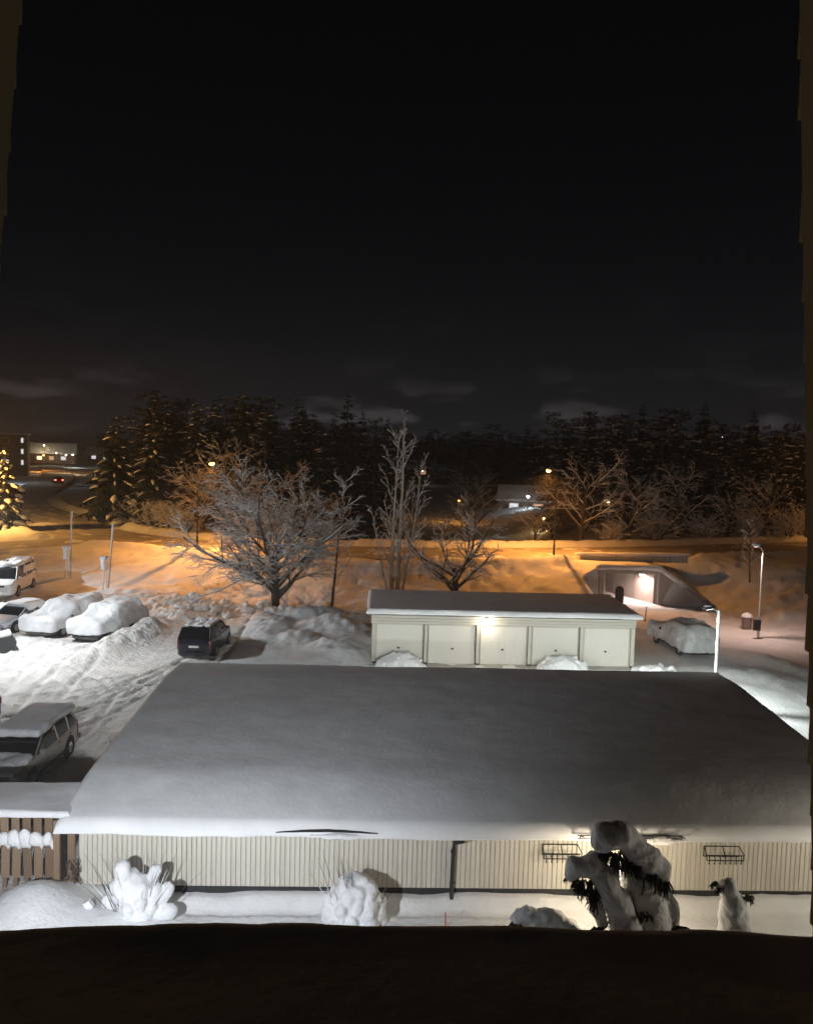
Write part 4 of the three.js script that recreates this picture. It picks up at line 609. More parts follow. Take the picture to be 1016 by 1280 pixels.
// pines: open irregular crowns of needle clumps, each clump carrying snow
function pine(seed, h, R, snowP) {
  const r = rng(seed), tri = [], snow = new Tubes(), wood = new Tubes(), lean = (r() - 0.5) * 0.08 * h, trunk = new Tubes().chain([V(0, -0.3, 0), V(lean * 0.3, h * 0.5, 0), V(lean, h * 0.97, 0)], [h * 0.013 + 0.07, h * 0.009 + 0.04, 0.03], 7).geo();
  const clump = (p, s) => { for (let i = 0; i < 20; i++) { const a = r() * 6.28, e = (r() - 0.35) * 1.7, q = V(Math.cos(a) * Math.cos(e), Math.sin(e) * 0.6, Math.sin(a) * Math.cos(e)).multiplyScalar(s * (0.55 + 0.55 * r())).add(p), u = V(r() - 0.5, r() - 0.5, r() - 0.5).multiplyScalar(s * 0.6), v = V(r() - 0.5, r() - 0.6, r() - 0.5).multiplyScalar(s * 0.6); tri.push(p.x * 0.35 + q.x * 0.65, p.y * 0.35 + q.y * 0.65, p.z * 0.35 + q.z * 0.65, q.x + u.x, q.y + u.y, q.z + u.z, q.x + v.x, q.y + v.y, q.z + v.z); } if (r() < snowP) { const k1 = 0.4 + r() * 0.8, a = r() * 3.14, c = Math.cos(a) * s * 0.7, d = Math.sin(a) * s * 0.7, y = s * 0.42; snow.chain([V(p.x - c, p.y + y * 0.5, p.z - d), V(p.x - c * 0.5, p.y + y, p.z - d * 0.5), V(p.x + c * 0.3, p.y + y * 1.05, p.z + d * 0.3), V(p.x + c, p.y + y * 0.55, p.z + d)], [s * 0.08, s * 0.3 * k1, s * 0.26 * k1, s * 0.07], 6, 0.45); } };
  const n = Math.round(h * 2.6);
  for (let k = 0; k < n; k++) {
    const f = k / n, y = h * mix(0.22, 0.97, f), az = k * 2.4 + r(), len = R * Math.pow(Math.sin(Math.PI * (0.18 + 0.8 * f)), 0.7) * (0.45 + 0.75 * r()), x0 = lean * y / h, up = mix(-0.15, 0.45, f) + (r() - 0.5) * 0.3;
    const at = (s) => V(x0 + Math.cos(az) * len * s, y + len * (up * s - 0.18 * s * s), Math.sin(az) * len * s), P = [0, 0.35, 0.7, 1].map(at); wood.chain(P, [0.05, 0.04, 0.03, 0.015], 4);
    const m = 2 + Math.round(len * 1.1); for (let q = 0; q < m; q++) { const s = 1 - q / m * 0.62, p = at(s).add(V((r() - 0.5) * len * 0.35, (r() - 0.4) * 0.3, (r() - 0.5) * len * 0.35)); clump(p, 0.36 + 0.26 * r()); }
  }
  const g = new THREE.BufferGeometry(); g.setAttribute('position', new THREE.Float32BufferAttribute(tri, 3)); g.computeVertexNormals(); uvXZ(g);
  return { trunk, wood: wood.geo(), needles: g, snow: snow.geo() };
}
function plantPine(label, seed, h, R, sp, pos, turn, group) { const g = pine(seed, h, R, sp), t = thing('pine_tree', label, 'tree', pos, turn, group); obj('trunk', g.trunk, M.bark, t); obj('branches', g.wood, M.twig, t); obj('crown', g.needles, M.needle, t); obj('clump_snow', g.snow, M.twigSnow, t); return t; }
const firA = plantFir('snowy fir with drooping white boughs inside the road bend', 101, 12.5, 3.1, 0.75, [-23.2, gy(-23.2, -84), -84], 0, 'firs inside the road bend');
const firB = plantFir('broad snowy fir with drooping white boughs inside the road bend', 103, 11.2, 3.8, 0.75, [-28.6, gy(-28.6, -89), -89], 1, 'firs inside the road bend');
const firC = plantFir('tall fir with snow-dusted top behind the round-crowned tree', 107, 16.2, 3.4, 0.6, [-9.9, gy(-9.9, -96), -96], 2, 'tall firs across the road');
const firD = plantFir('tallest dark fir, nearly free of snow, behind the birch', 109, 18.0, 3.6, 0.08, [-4.0, gy(-4, -96), -96], 0.4, 'tall firs across the road');
firD.userData.label = 'tallest dark fir, nearly free of snow, behind the thin leaning tree';
const pineA = plantPine('broad pine with clumps of snow beyond the underpass parapet', 131, 13.2, 3.6, 0.6, [27.4, gy(27.4, -90), -90], 0, 'pines beyond the underpass');
const pineB = plantPine('open-crowned pine with snowy clumps behind the shrubs past the underpass', 137, 11.8, 3.2, 0.55, [36.0, gy(36, -90), -90], 1, 'pines beyond the underpass');
const bend = 'dark snowy fir behind the firs inside the road bend', dark = 'dark bare-boughed fir in the wood across the road', wood_ = 'dark fir with patches of snow in the wood beyond the underpass', pinew = 'dark pine with clumps of snow in the wood beyond the underpass', pineb = 'dark pine behind the round-crowned tree across the road';
for (const [src, x, z, a, s, l, gr] of [
  [firA, -20.2, -90, 1.3, 1.08, bend, 'firs inside the road bend'], [firB, -25.6, -97, 2.2, 1.12, bend, 'firs inside the road bend'], [firA, -16.6, -97, 3.2, 1.2, bend, 'firs inside the road bend'], [pineA, -19.2, -101, 2.2, 1.1, pineb, 'pines across the road'], [pineB, -13.2, -93, 0.2, 1.1, pineb, 'pines across the road'], [pineA, -7.0, -93, 1.2, 0.95, pineb, 'pines across the road'], [pineB, -23, -103, 4.2, 1.1, pineb, 'pines across the road'],
  [firD, -13.5, -101, 1.2, 0.8, dark, 'dark firs across the road'], [firD, -6.9, -99, 2.4, 0.76, dark, 'dark firs across the road'], [pineA, -0.9, -99, 3.9, 1.12, pineb, 'pines across the road'], [firD, -2.4, -104, 5.0, 0.9, dark, 'dark firs across the road'], [firD, -18.4, -106, 0.3, 0.8, dark, 'dark firs across the road'],
  [pineA, 23.6, -92, 0.5, 1.05, pinew, 0], [firD, 22.0, -97, 1.5, 0.74, wood_, 0], [firB, 30.6, -95, 2.5, 1.0, wood_, 0], [pineB, 32.6, -94, 3.5, 1.1, pinew, 0], [firD, 37.8, -95, 4.5, 0.86, wood_, 0], [firA, 39.2, -90, 5.5, 0.85, wood_, 0], [pineA, 41.6, -94, 0.9, 0.95, pinew, 0], [firC, 44.6, -97, 1.9, 0.74, wood_, 0], [pineB, 46.2, -94, 2.9, 1.0, pinew, 0], [firB, 49.6, -95, 3.9, 0.9, wood_, 0], [firA, 32.0, -88, 4.2, 0.7, wood_, 0], [pineA, 52.5, -99, 5.1, 1.0, pinew, 0], [pineB, 29.4, -101, 0.2, 1.15, pinew, 0], [pineB, 20.0, -93, 4.4, 0.85, pinew, 0], [pineA, 37.0, -103, 2.0, 1.1, pinew, 0], [pineB, 43.5, -104, 3.0, 1.1, pinew, 0], [pineA, 48.5, -104, 1.0, 1.0, pinew, 0],
  [firD, -27, -108, 1.0, 0.72, dark, 'dark firs across the road'], [pineA, -30.5, -106, 2.0, 0.95, pineb, 'pines across the road'], [firD, -10.2, -107, 3.0, 0.9, dark, 'dark firs across the road'], [firD, 0.8, -106, 4.0, 0.86, dark, 'dark firs across the road'], [pineB, 2.2, -101, 0.6, 1.05, pineb, 'pines across the road'], [pineA, -15.8, -108, 1.6, 1.15, pineb, 'pines across the road'], [firC, -6.0, -104, 2.6, 0.98, dark, 'dark firs across the road'],
  [firC, 25.6, -99, 0.7, 0.82, wood_, 0], [pineA, 34.5, -99, 1.7, 1.1, pinew, 0], [firD, 33.4, -104, 2.7, 0.88, wood_, 0], [pineB, 39.8, -99, 3.7, 1.15, pinew, 0], [firD, 46.5, -101, 4.7, 0.84, wood_, 0], [pineA, 22.4, -103, 5.7, 1.1, pinew, 0], [firC, 50.8, -101, 0.1, 0.84, wood_, 0], [pineB, 26.8, -105, 1.1, 1.2, pinew, 0], [pineB, 49.5, -90, 2.1, 0.85, pinew, 0], [pineA, 44.2, -90, 3.1, 0.85, pinew, 0],
]) dup(src, [x, gy(x, z), z], a, l, gr || (src === pineA || src === pineB ? 'pines beyond the underpass' : 'dark firs beyond the underpass'), s);
// fir at the road bend, lit hard by the street lamp beside it
plantFir('fir lit bright yellow by the street lamp at the road bend', 113, 7.6, 2.3, 2.0, [-34.9, gy(-34.9, -77.0), -77.0], 0.7, undefined, 1.9);
// ───────────────────────── street lamps ─────────────────────────
// mast with an arm; the light leaves through the lens under the head
function streetLamp(label, base, h, arm, color, cd, o = {}) {
  const t = thing('street_lamp', label, 'street lamp', base, 0, o.group || 'street lamps'), [ax, az] = arm, L = Math.hypot(ax, az) || 1e-3, m = o.mat || M.galv;
  obj('pole', new Tubes().chain([V(0, -0.3, 0), V(0, 1.1, 0), V(0, 1.15, 0), V(0, h, 0)], [0.085, 0.085, 0.06, 0.045], 10).geo(), m, t);
  if (L > 0.1) obj('arm', new Tubes().chain([V(0, h - 0.12, 0), V(ax * 0.3, h + 0.12, az * 0.3), V(ax, h + 0.22, az)], [0.035, 0.032, 0.028], 7).geo(), m, t);
  const hd = new THREE.Group(); hd.name = 'head'; hd.position.set(ax, h + (L > 0.1 ? 0.22 : 0.05), az); hd.rotation.y = Math.atan2(-az, ax); t.add(hd);
  obj('housing', new THREE.SphereGeometry(0.5, 16, 10, 0, Math.PI * 2, 0, Math.PI / 2).scale(0.62, 0.28, 0.3), m, hd);
  obj('lens', new THREE.SphereGeometry(0.5, 16, 8, 0, Math.PI * 2, Math.PI / 2, Math.PI / 2).scale(0.56 * (o.lens || 1), 0.4 * (o.lens || 1), 0.34 * (o.lens || 1)), glow(...color, o.glow || 12), hd);
  obj('snow_cap', new THREE.SphereGeometry(0.5, 12, 8, 0, Math.PI * 2, 0, Math.PI / 2).scale(0.58, 0.2, 0.28).translate(0, 0.09, 0), M.twigSnow, hd);
  const p = [base[0] + ax, base[1] + h + (L > 0.1 ? 0.0 : -0.15), base[2] + az];
  if (cd && o.angle) spot([p[0], p[1] - 0.04, p[2]], [p[0], 0, p[2]], color, cd, o.angle, o.pen ?? 0.7, 5); else if (cd && o.open) point([p[0], p[1] - 0.04, p[2]], color, cd, 5); else if (cd) spot([p[0], p[1] - 0.04, p[2]], [p[0], 0, p[2]], color, cd, 89, 1, 5);
  return t;
}
streetLamp('sodium street lamp on a tall mast above the underpass bank', [14.2, gy(14.2, -65.2), -65.2], 6.9, [-0.35, -1.7], SODIUM, 620, { mat: M.darkMetal, glow: 26 });
streetLamp('sodium street lamp half hidden behind the round-crowned tree', [-14.1, gy(-14.1, -63.4), -63.4], 6.6, [0.8, -1.3], SODIUM, 560, { mat: M.darkMetal, glow: 26 });
streetLamp('sodium street lamp beside the yellow-lit fir at the road bend', [-40.6, gy(-40.6, -72.5), -72.5], 7.4, [1.2, -0.9], [1, 0.48, 0.11], 850, { mat: M.darkMetal, open: true });
streetLamp('sodium street lamp on the road past the wood', [53, gy(53, -81), -81], 7.2, [0.5, -1.6], SODIUM, 150, { mat: M.darkMetal, open: true });
streetLamp('white lamp post on the footpath with a dark box on its mast', [24.1, gy(24.1, -50.05), -50.05], 5.65, [-0.42, -0.1], PINK, 75, { mat: M.whitePost, glow: 1.0, lens: 0.5, angle: 66, pen: 1 });
// floodlight on a short mast at the far corner of the garage row, turned away from the building
{
  const b = [15.05, 0, -35.0], t = thing('floodlight_mast', 'short pale mast with floodlight turned to the garage doors', 'floodlight', b);
  obj('pole', new Tubes().chain([V(0, -0.2, 0), V(0, 4.42, 0)], [0.075, 0.06], 12).geo(), M.whitePost, t);
  obj('bracket', mg([cyl(0.09, 0.09, 0.16, 0, 4.45, 0, 12), bar([0, 4.47, 0], [-0.3, 4.6, -0.05], 0.025)]), M.galv, t);
  const hd = new THREE.Group(); hd.name = 'head'; hd.position.set(-0.46, 4.62, -0.08); hd.rotation.set(0, 0.3, 0.12, 'YXZ'); t.add(hd);
  obj('housing', bev(0.46, 0.12, 0.3, 0.03), M.black, hd); obj('lens', bev(0.32, 0.02, 0.2, 0.005).translate(0, -0.068, 0), glow(0.9, 1, 0.9, 6), hd);
  obj('snow_cap', sdfMesh((x, y, z) => sdEll(x, y - 0.07, z, 0.2, 0.06, 0.13), [-0.3, 0, -0.2], [0.3, 0.2, 0.2], 0.03), M.softSnow, hd);
  spot([b[0] - 0.52, 4.47, b[2] - 0.12], [b[0] - 0.9, 0, b[2] - 0.3], COOL, 190, 80, 0.7, 4);
}
// lot floodlight on a mast left of the picture
{
  const b = [-19.9, 0, -41], t = thing('floodlight_mast', 'tall mast with white floodlight on the parking lot', 'floodlight', b);
  obj('pole', new Tubes().chain([V(0, -0.2, 0), V(0, 8.5, 0)], [0.1, 0.06], 12).geo(), M.galv, t);
  const hd = new THREE.Group(); hd.name = 'head'; hd.position.set(0.0, 8.6, 0); t.add(hd); obj('housing', bev(0.6, 0.14, 0.4, 0.03), M.black, hd); obj('lens', bev(0.5, 0.02, 0.3, 0.005).translate(0, -0.085, 0), glow(0.95, 1, 0.95, 14), hd);
  spot([b[0], 8.42, b[2]], [-14.0, 0, -41], [0.95, 0.98, 1], 900, 68, 0.8, 5);
  const c = [-30.5, landBase(-30.5, -52), -52], u = thing('floodlight_mast', 'mast with white floodlight beside the white van', 'floodlight', c);
  obj('pole', new Tubes().chain([V(0, -0.2, 0), V(0, 6.2, 0)], [0.1, 0.06], 12).geo(), M.galv, u); const hq = new THREE.Group(); hq.name = 'head'; hq.position.set(0.3, 6.25, 0); u.add(hq); obj('housing', bev(0.6, 0.14, 0.4, 0.03), M.black, hq); obj('lens', bev(0.5, 0.02, 0.3, 0.005).translate(0, -0.085, 0), glow(0.95, 1, 0.97, 14), hq);
  spot([c[0] + 0.3, c[1] + 6.05, c[2]], [-21, 0, -49.5], [0.95, 0.98, 1], 620, 60, 1, 5);
}
// yard lamp below the window
{
  const b = [-5, 0, -8], t = thing('yard_lamp', 'white yard floodlight on a post below the window', 'lamp', b);
  obj('pole', new Tubes().chain([V(0, -0.1, 0), V(0, 6.0, 0)], [0.07, 0.05], 12).geo(), M.galv, t);
  obj('housing', bev(0.36, 0.26, 0.1, 0.02).translate(0, 6.0, -0.02), M.black, t); obj('lens', bev(0.3, 0.2, 0.02, 0.005).translate(0, 6.0, -0.08), glow(0.95, 0.97, 1, 14), t);
  spot([b[0], 6.0, b[2] - 0.12], [b[0] - 1.0, 1.8, -20], [0.93, 0.96, 1], 510, 52, 0.7, 5);
}
// second garden lamp further along the wall, right of the picture
{
  const b = [13.6, 0, -16.2], t = thing('garden_lamp', 'garden lamp post by the far end of the beige wall', 'lamp', b, 0, 'garden lamps');
  obj('post', new Tubes().chain([V(0, -0.1, 0), V(0, 2.6, 0)], [0.06, 0.05], 12).geo(), M.black, t); obj('cap', cyl(0.16, 0.12, 0.05, 0, 2.92, 0, 16), M.black, t); obj('lens', cyl(0.08, 0.08, 0.24, 0, 2.76, 0, 14), glow(1, 0.88, 0.7, 10), t);
  point([b[0], 2.77, b[2]], [1, 0.88, 0.7], 34, 5);
}
// bollard lamp between the drooping conifer and the wall
{
  const b = [5.75, 0, -18.1], t = thing('garden_lamp', 'short garden lamp post behind the drooping snowy conifer', 'lamp', b);
  obj('post', new Tubes().chain([V(0, -0.1, 0), V(0, 1.3, 0)], [0.06, 0.06], 12).geo(), M.black, t); obj('cap', cyl(0.12, 0.1, 0.05, 0, 1.62, 0, 16), M.black, t);
  obj('lens', cyl(0.07, 0.07, 0.24, 0, 1.46, 0, 14), glow(1, 0.84, 0.62, 10), t);
  point([b[0], 1.47, b[2]], [1, 0.82, 0.58], 11, 5);
}
spot([20.3, 2.13, -61.5], [20.3, 0, -61.3], PINK, 60, 88, 0.3, 6);
// ───────────────────────── shrubs in the yard ─────────────────────────
const DZ = -17;
function lobes(list, amp, seed, k = 0.12, cell = 0.045) { // list of chains of [x, y, z, r]
  let lo = [1e9, 1e9, 1e9], hi = [-1e9, -1e9, -1e9]; for (const c of list) for (const [x, y, z, r] of c) { lo = [Math.min(lo[0], x - r), Math.min(lo[1], y - r), Math.min(lo[2], z - r)]; hi = [Math.max(hi[0], x + r), Math.max(hi[1], y + r), Math.max(hi[2], z + r)]; }
  const segs = []; for (const c of list) for (let i = 0; i < Math.max(1, c.length - 1); i++) segs.push([c[i], c[Math.min(c.length - 1, i + 1)]]);
  return sdfMesh((x, y, z) => { let d = 1e9; for (const [a, b] of segs) d = smin(d, sdCap(x, y, z, a, b, a[3], b[3]), k); return d + amp * 1.2 * noise3(x * 3.3 + seed, y * 3.3, z * 3.3) + amp * 0.6 * noise3(x * 7.5 + seed, y * 7.5, z * 7.5) + amp * 0.25 * noise3(x * 16, y * 16, z * 16); }, lo.map((v) => v - 0.15), hi.map((v) => v + 0.15), cell);
}
// tufts of drooping needle twigs: [x, y, z, dx, dz, length, count]
function tufts(list, seed, drop = 0.9) { const r = rng(seed), T = new Tubes(); for (const [x, y, z, dx, dz, len, n] of list) for (let i = 0; i < n * 1.8; i++) { const p = V(x + (r() - 0.5) * 0.22, y + (r() - 0.5) * 0.1, z + (r() - 0.5) * 0.2), l = len * (0.6 + 0.7 * r()), e = V(dx + (r() - 0.5) * 0.7, -drop * (0.4 + 0.8 * r()), dz + (r() - 0.5) * 0.6).normalize(); const m = p.clone().addScaledVector(e, l * 0.5), q = p.clone().addScaledVector(e, l); q.y -= l * 0.15; T.chain([p, m, q], [0.02, 0.018, 0.005], 4); for (let k = 0; k < 5; k++) { const s = p.clone().lerp(q, 0.2 + k * 0.16); T.chain([s, s.clone().add(V((r() - 0.5) * 0.14, -0.05 - r() * 0.08, (r() - 0.5) * 0.14))], [0.012, 0.003], 3); } } return T.geo(); }
{
  const t = thing('drooping_conifer', 'tall weeping conifer bent into thick snow lobes before the garage wall', 'conifer', [0, 0, 0]);
  obj('stem', new Tubes().chain([V(5.75, -0.1, DZ - 0.1), V(5.72, 1.2, DZ - 0.1), V(5.6, 2.2, DZ - 0.05), V(5.4, 2.85, DZ)], [0.09, 0.07, 0.05, 0.03], 8).geo(), M.twig, t);
  const z = DZ;
  obj('snow_lobe', lobes([[[4.98, 2.72, z, 0.2], [5.1, 2.88, z, 0.28], [5.42, 2.9, z, 0.29], [5.75, 2.6, z - 0.02, 0.28], [6.1, 2.38, z, 0.26], [6.36, 2.2, z, 0.2], [6.42, 1.98, z, 0.12]]], 0.045, 1, 0.1, 0.038), M.softSnow, t);
  obj('snow_lobe', lobes([[[4.36, 1.98, z, 0.16], [4.5, 2.16, z, 0.24], [4.85, 2.24, z, 0.25], [5.1, 1.95, z + 0.05, 0.26], [5.35, 1.5, z + 0.1, 0.29], [5.6, 0.95, z + 0.12, 0.33], [5.7, 0.4, z + 0.12, 0.34]]], 0.045, 2, 0.1, 0.038), M.softSnow, t);
  obj('snow_lobe', lobes([[[5.72, 2.2, z - 0.12, 0.22], [5.85, 1.9, z - 0.1, 0.32], [6.1, 1.45, z - 0.1, 0.38], [6.25, 0.9, z - 0.1, 0.4], [6.25, 0.4, z - 0.1, 0.42]], [[6.45, 1.55, z - 0.15, 0.16], [6.62, 1.15, z - 0.15, 0.22], [6.7, 0.8, z - 0.1, 0.15]]], 0.045, 3, 0.1, 0.038), M.softSnow, t);
  obj('snow_lobe', lobes([[[5.0, 1.45, z + 0.02, 0.13], [5.02, 1.2, z, 0.17], [5.1, 0.9, z, 0.13]]], 0.04, 4, 0.08), M.softSnow, t);
  obj('twigs', tufts([[5.08, 2.6, z + 0.08, -0.2, 0.1, 0.26, 14], [5.3, 2.55, z + 0.1, 0.1, 0.1, 0.3, 14], [5.55, 2.4, z + 0.1, 0.1, 0.1, 0.25, 12], [5.75, 2.3, z + 0.12, 0.2, 0, 0.22, 10], [6.1, 2.1, z + 0.1, 0.1, 0, 0.3, 12], [6.36, 1.95, z + 0.05, 0.2, 0, 0.32, 16], [5.95, 2.1, z + 0.15, 0, 0, 0.3, 12]], 5), M.needle, t);
  obj('twigs', tufts([[4.5, 1.92, z + 0.1, -0.1, 0.1, 0.25, 14], [4.7, 1.88, z + 0.1, 0, 0.1, 0.3, 14], [4.85, 1.72, z + 0.1, 0, 0.1, 0.35, 14], [4.95, 1.55, z + 0.05, 0, 0, 0.3, 12], [4.42, 1.95, z, -0.6, 0, 0.16, 6], [5.0, 0.85, z + 0.15, -0.5, 0.1, 0.45, 20], [5.2, 0.75, z + 0.2, -0.3, 0.1, 0.4, 18], [5.35, 1.1, z + 0.1, -0.2, 0, 0.25, 8]], 6, 0.7), M.needle, t);
  obj('twigs', tufts([[6.65, 0.85, z + 0.1, 0.8, 0, 0.4, 22], [6.55, 0.7, z + 0.15, 0.3, 0, 0.35, 14], [5.95, 1.3, z + 0.28, 0, 0, 0.2, 6]], 7, 0.25), M.needle, t);
}
{
  const t = thing('snowy_shrub', 'upright shrub hooded in snow standing alone below a wire rack', 'shrub', [0, 0, 0]);
  obj('snow_hood', lobes([[[7.72, 1.78, DZ, 0.11], [7.86, 1.74, DZ, 0.17], [8.0, 1.4, DZ, 0.25], [8.05, 1.0, DZ, 0.32], [8.05, 0.4, DZ, 0.36]]], 0.045, 8, 0.1, 0.038), M.softSnow, t);
  obj('twigs', tufts([[7.66, 1.82, DZ + 0.02, -0.5, 0, 0.13, 12], [8.2, 1.6, DZ + 0.05, 0.5, 0, 0.12, 8]], 9, 0.3), M.needle, t);
}
{
  const t = thing('snowy_shrub', 'low creeping conifer sagging under snow beside the red stake', 'shrub', [0, 0, 0]);
  obj('snow_hood', lobes([[[3.25, 1.0, DZ, 0.17], [3.45, 1.1, DZ, 0.16], [3.75, 1.02, DZ, 0.2], [4.1, 0.95, DZ, 0.19], [4.4, 0.72, DZ, 0.2], [4.75, 0.4, DZ, 0.22]], [[3.5, 0.75, DZ + 0.1, 0.16], [3.55, 0.4, DZ + 0.1, 0.2]], [[3.9, 0.7, DZ + 0.1, 0.18], [4.0, 0.35, DZ + 0.1, 0.25]]], 0.075, 11, 0.06, 0.038), M.softSnow, t);
  obj('twigs', tufts([[3.2, 0.95, DZ + 0.1, -0.3, 0, 0.25, 14], [3.4, 0.85, DZ + 0.16, 0, 0.1, 0.25, 12], [3.7, 0.85, DZ + 0.16, 0, 0.1, 0.3, 12], [4.2, 0.7, DZ + 0.16, 0, 0.1, 0.2, 8]], 12), M.needle, t);
}
function bush(label, x, z, L, seed, tw) {
  const t = thing('snowy_bush', label, 'bush', [x, gy(x, z), z], 0, 'snow-laden bushes by the wall'), r = rng(seed);
  for (const lb of L) obj('snow_lobe', lobes(lb, 0.035, seed + r() * 9, 0.025, 0.03), M.softSnow, t);
  const T = new Tubes(), W = new Tubes(); for (let i = 0; i < tw.n; i++) { const a = r() * 6.28, s = tw.s * (0.3 + 0.7 * r()), p = V(Math.cos(a) * s * tw.w, 0.1, Math.sin(a) * s * 0.5), h = tw.h * (0.55 + 0.6 * r()); T.chain([p, V(p.x * 1.5, h * 0.55, p.z * 1.4), V(p.x * 2.2 + (r() - 0.5) * 0.15, h, p.z * 1.8)], [0.008, 0.006, 0.002], 4); if (i % 2) W.chain([V(p.x * 1.3, h * 0.4, p.z * 1.25), V(p.x * 1.6, h * 0.62, p.z * 1.5), V(p.x * 1.85, h * 0.8, p.z * 1.62)], [0.011, 0.009, 0.003], 5); } obj('twigs', T.geo(), M.twig, t); obj('twig_snow', W.geo(), M.twigSnow, t).userData.kind = 'stuff';
}
{
  // lobes of snow lodged on the stems, packed against each other with creases between
  const dome = (seed, w, d, h, n, rr, shape) => { const r = rng(seed), C = []; for (let i = 0; i < n; i++) { const f = (i + 0.5) / n, el = Math.asin(Math.pow(f, 0.75)), a = i * 2.399 + (r() - 0.5) * 0.5, k = shape(a, el) * (0.9 + 0.16 * r()), q = rr * (0.7 + 0.6 * r()), x = Math.cos(a) * Math.cos(el) * (w - q) * k, z = Math.sin(a) * Math.cos(el) * (d - q) * k, y = Math.max(0.05, Math.sin(el) * (h - q) * k), l = 0.72 + 0.12 * r(); C.push([[x * l, Math.max(0.02, y * l - 0.05), z * l, q], [x, y, z, q * 0.92]]); } C.push([[0, 0.05, 0, Math.min(w, d) * 0.7], [0, h * 0.42, 0, Math.min(w, d) * 0.62]]); return [C]; };
  bush('dense cushion bush of rounded snow lobes left of the downpipe', -0.36, -18.5, dome(77, 0.86, 0.6, 1.28, 40, 0.2, () => 1), 78, { n: 26, s: 0.55, w: 1.0, h: 1.55 });
  bush('bush with separate upright snow lobes near the slatted shelter', -5.4, -18.35, dome(83, 1.05, 0.6, 1.35, 34, 0.19, (a, el) => 0.74 + 0.3 * noise3(Math.cos(a) * 1.6 + 4, el * 2.2, Math.sin(a) * 1.6) + 0.2 * Math.sin(a * 4 + el * 3)), 80, { n: 30, s: 0.6, w: 1.2, h: 1.35 });
  const o = obj('snow_block', (() => { const g = bev(0.17, 0.2, 0.15, 0.02); g.rotateZ(0.6); return g; })(), M.softSnow); o.position.set(-6.45, gy(-6.45, -18.2) + 0.12, -18.2); tag(o, 'small tilted block of snow beside the lobed bush', 'snow block');
}
{
  const t = thing('marker_stake', 'thin red marker stake in the snow by the wall', 'stake', [1.78, gy(1.78, -18.3), -18.3]); obj('stake', new Tubes().chain([V(0, -0.1, 0), V(0, 0.42, 0)], [0.016, 0.014], 7).geo(), M.red, t); obj('tip', cyl(0.017, 0.01, 0.05, 0, 0.44, 0, 7), M.whitePost, t);
}
// ───────────────────────── posts, signs, bins ─────────────────────────
function heaterPost(label, x, z, top, boxTop, lean) {
  const y = gy(x, z), t = thing('socket_post', label, 'post', [x, y, z], 0, 'snowed-over posts at the back of the parking lot');
  obj('leg', bar([-0.1, -0.1, 0.05], [0.0, boxTop - 1.0 - y, 0], 0.05, 8), M.whitePost, t); obj('leg', bar([0.16, -0.1, 0], [0.13, boxTop - 0.9 - y, 0], 0.045, 8), M.whitePost, t);
  obj('box', bev(0.42, 0.85, 0.3, 0.04).translate(0, boxTop - 0.6 - y, 0), M.whitePost, t);
  obj('snow', sdfMesh((X, Y, Z) => smin(sdBox(X, Y - (boxTop - 0.2 - y), Z, 0.29, 0.16, 0.22, 0.12), sdCap(X, Y, Z, [0.05, boxTop - 0.3 - y, 0.1], [0.02, boxTop - 0.95 - y, 0.13], 0.2, 0.1), 0.1) + 0.03 * noise3(X * 5, Y * 5, Z * 5), [-0.5, boxTop - 1.3 - y, -0.4], [0.5, boxTop + 0.2 - y, 0.5], 0.05), M.softSnow, t);
  obj('mast', new Tubes().chain([V(0.25, -0.1, -0.05), V(0.25 + lean, top - y, -0.05)], [0.05, 0.045], 8).geo(), M.galv, t);
  obj('mast_snow', new Tubes().chain([V(0.24 + lean * 0.55, (top - y) * 0.6, 0), V(0.24 + lean, top - y + 0.03, 0), V(0.24 + lean, top - y + 0.12, 0)], [0.03, 0.075, 0.09], 8).geo(), M.softSnow, t);
}
heaterPost('snow-plastered post box with bright snowy mast behind the buried cars', -18.75, -56.0, 5.6, 3.5, 0.35); heaterPost('snow-plastered post box with thin mast near the white van', -22.2, -58.4, 6.15, 3.85, 0.1);
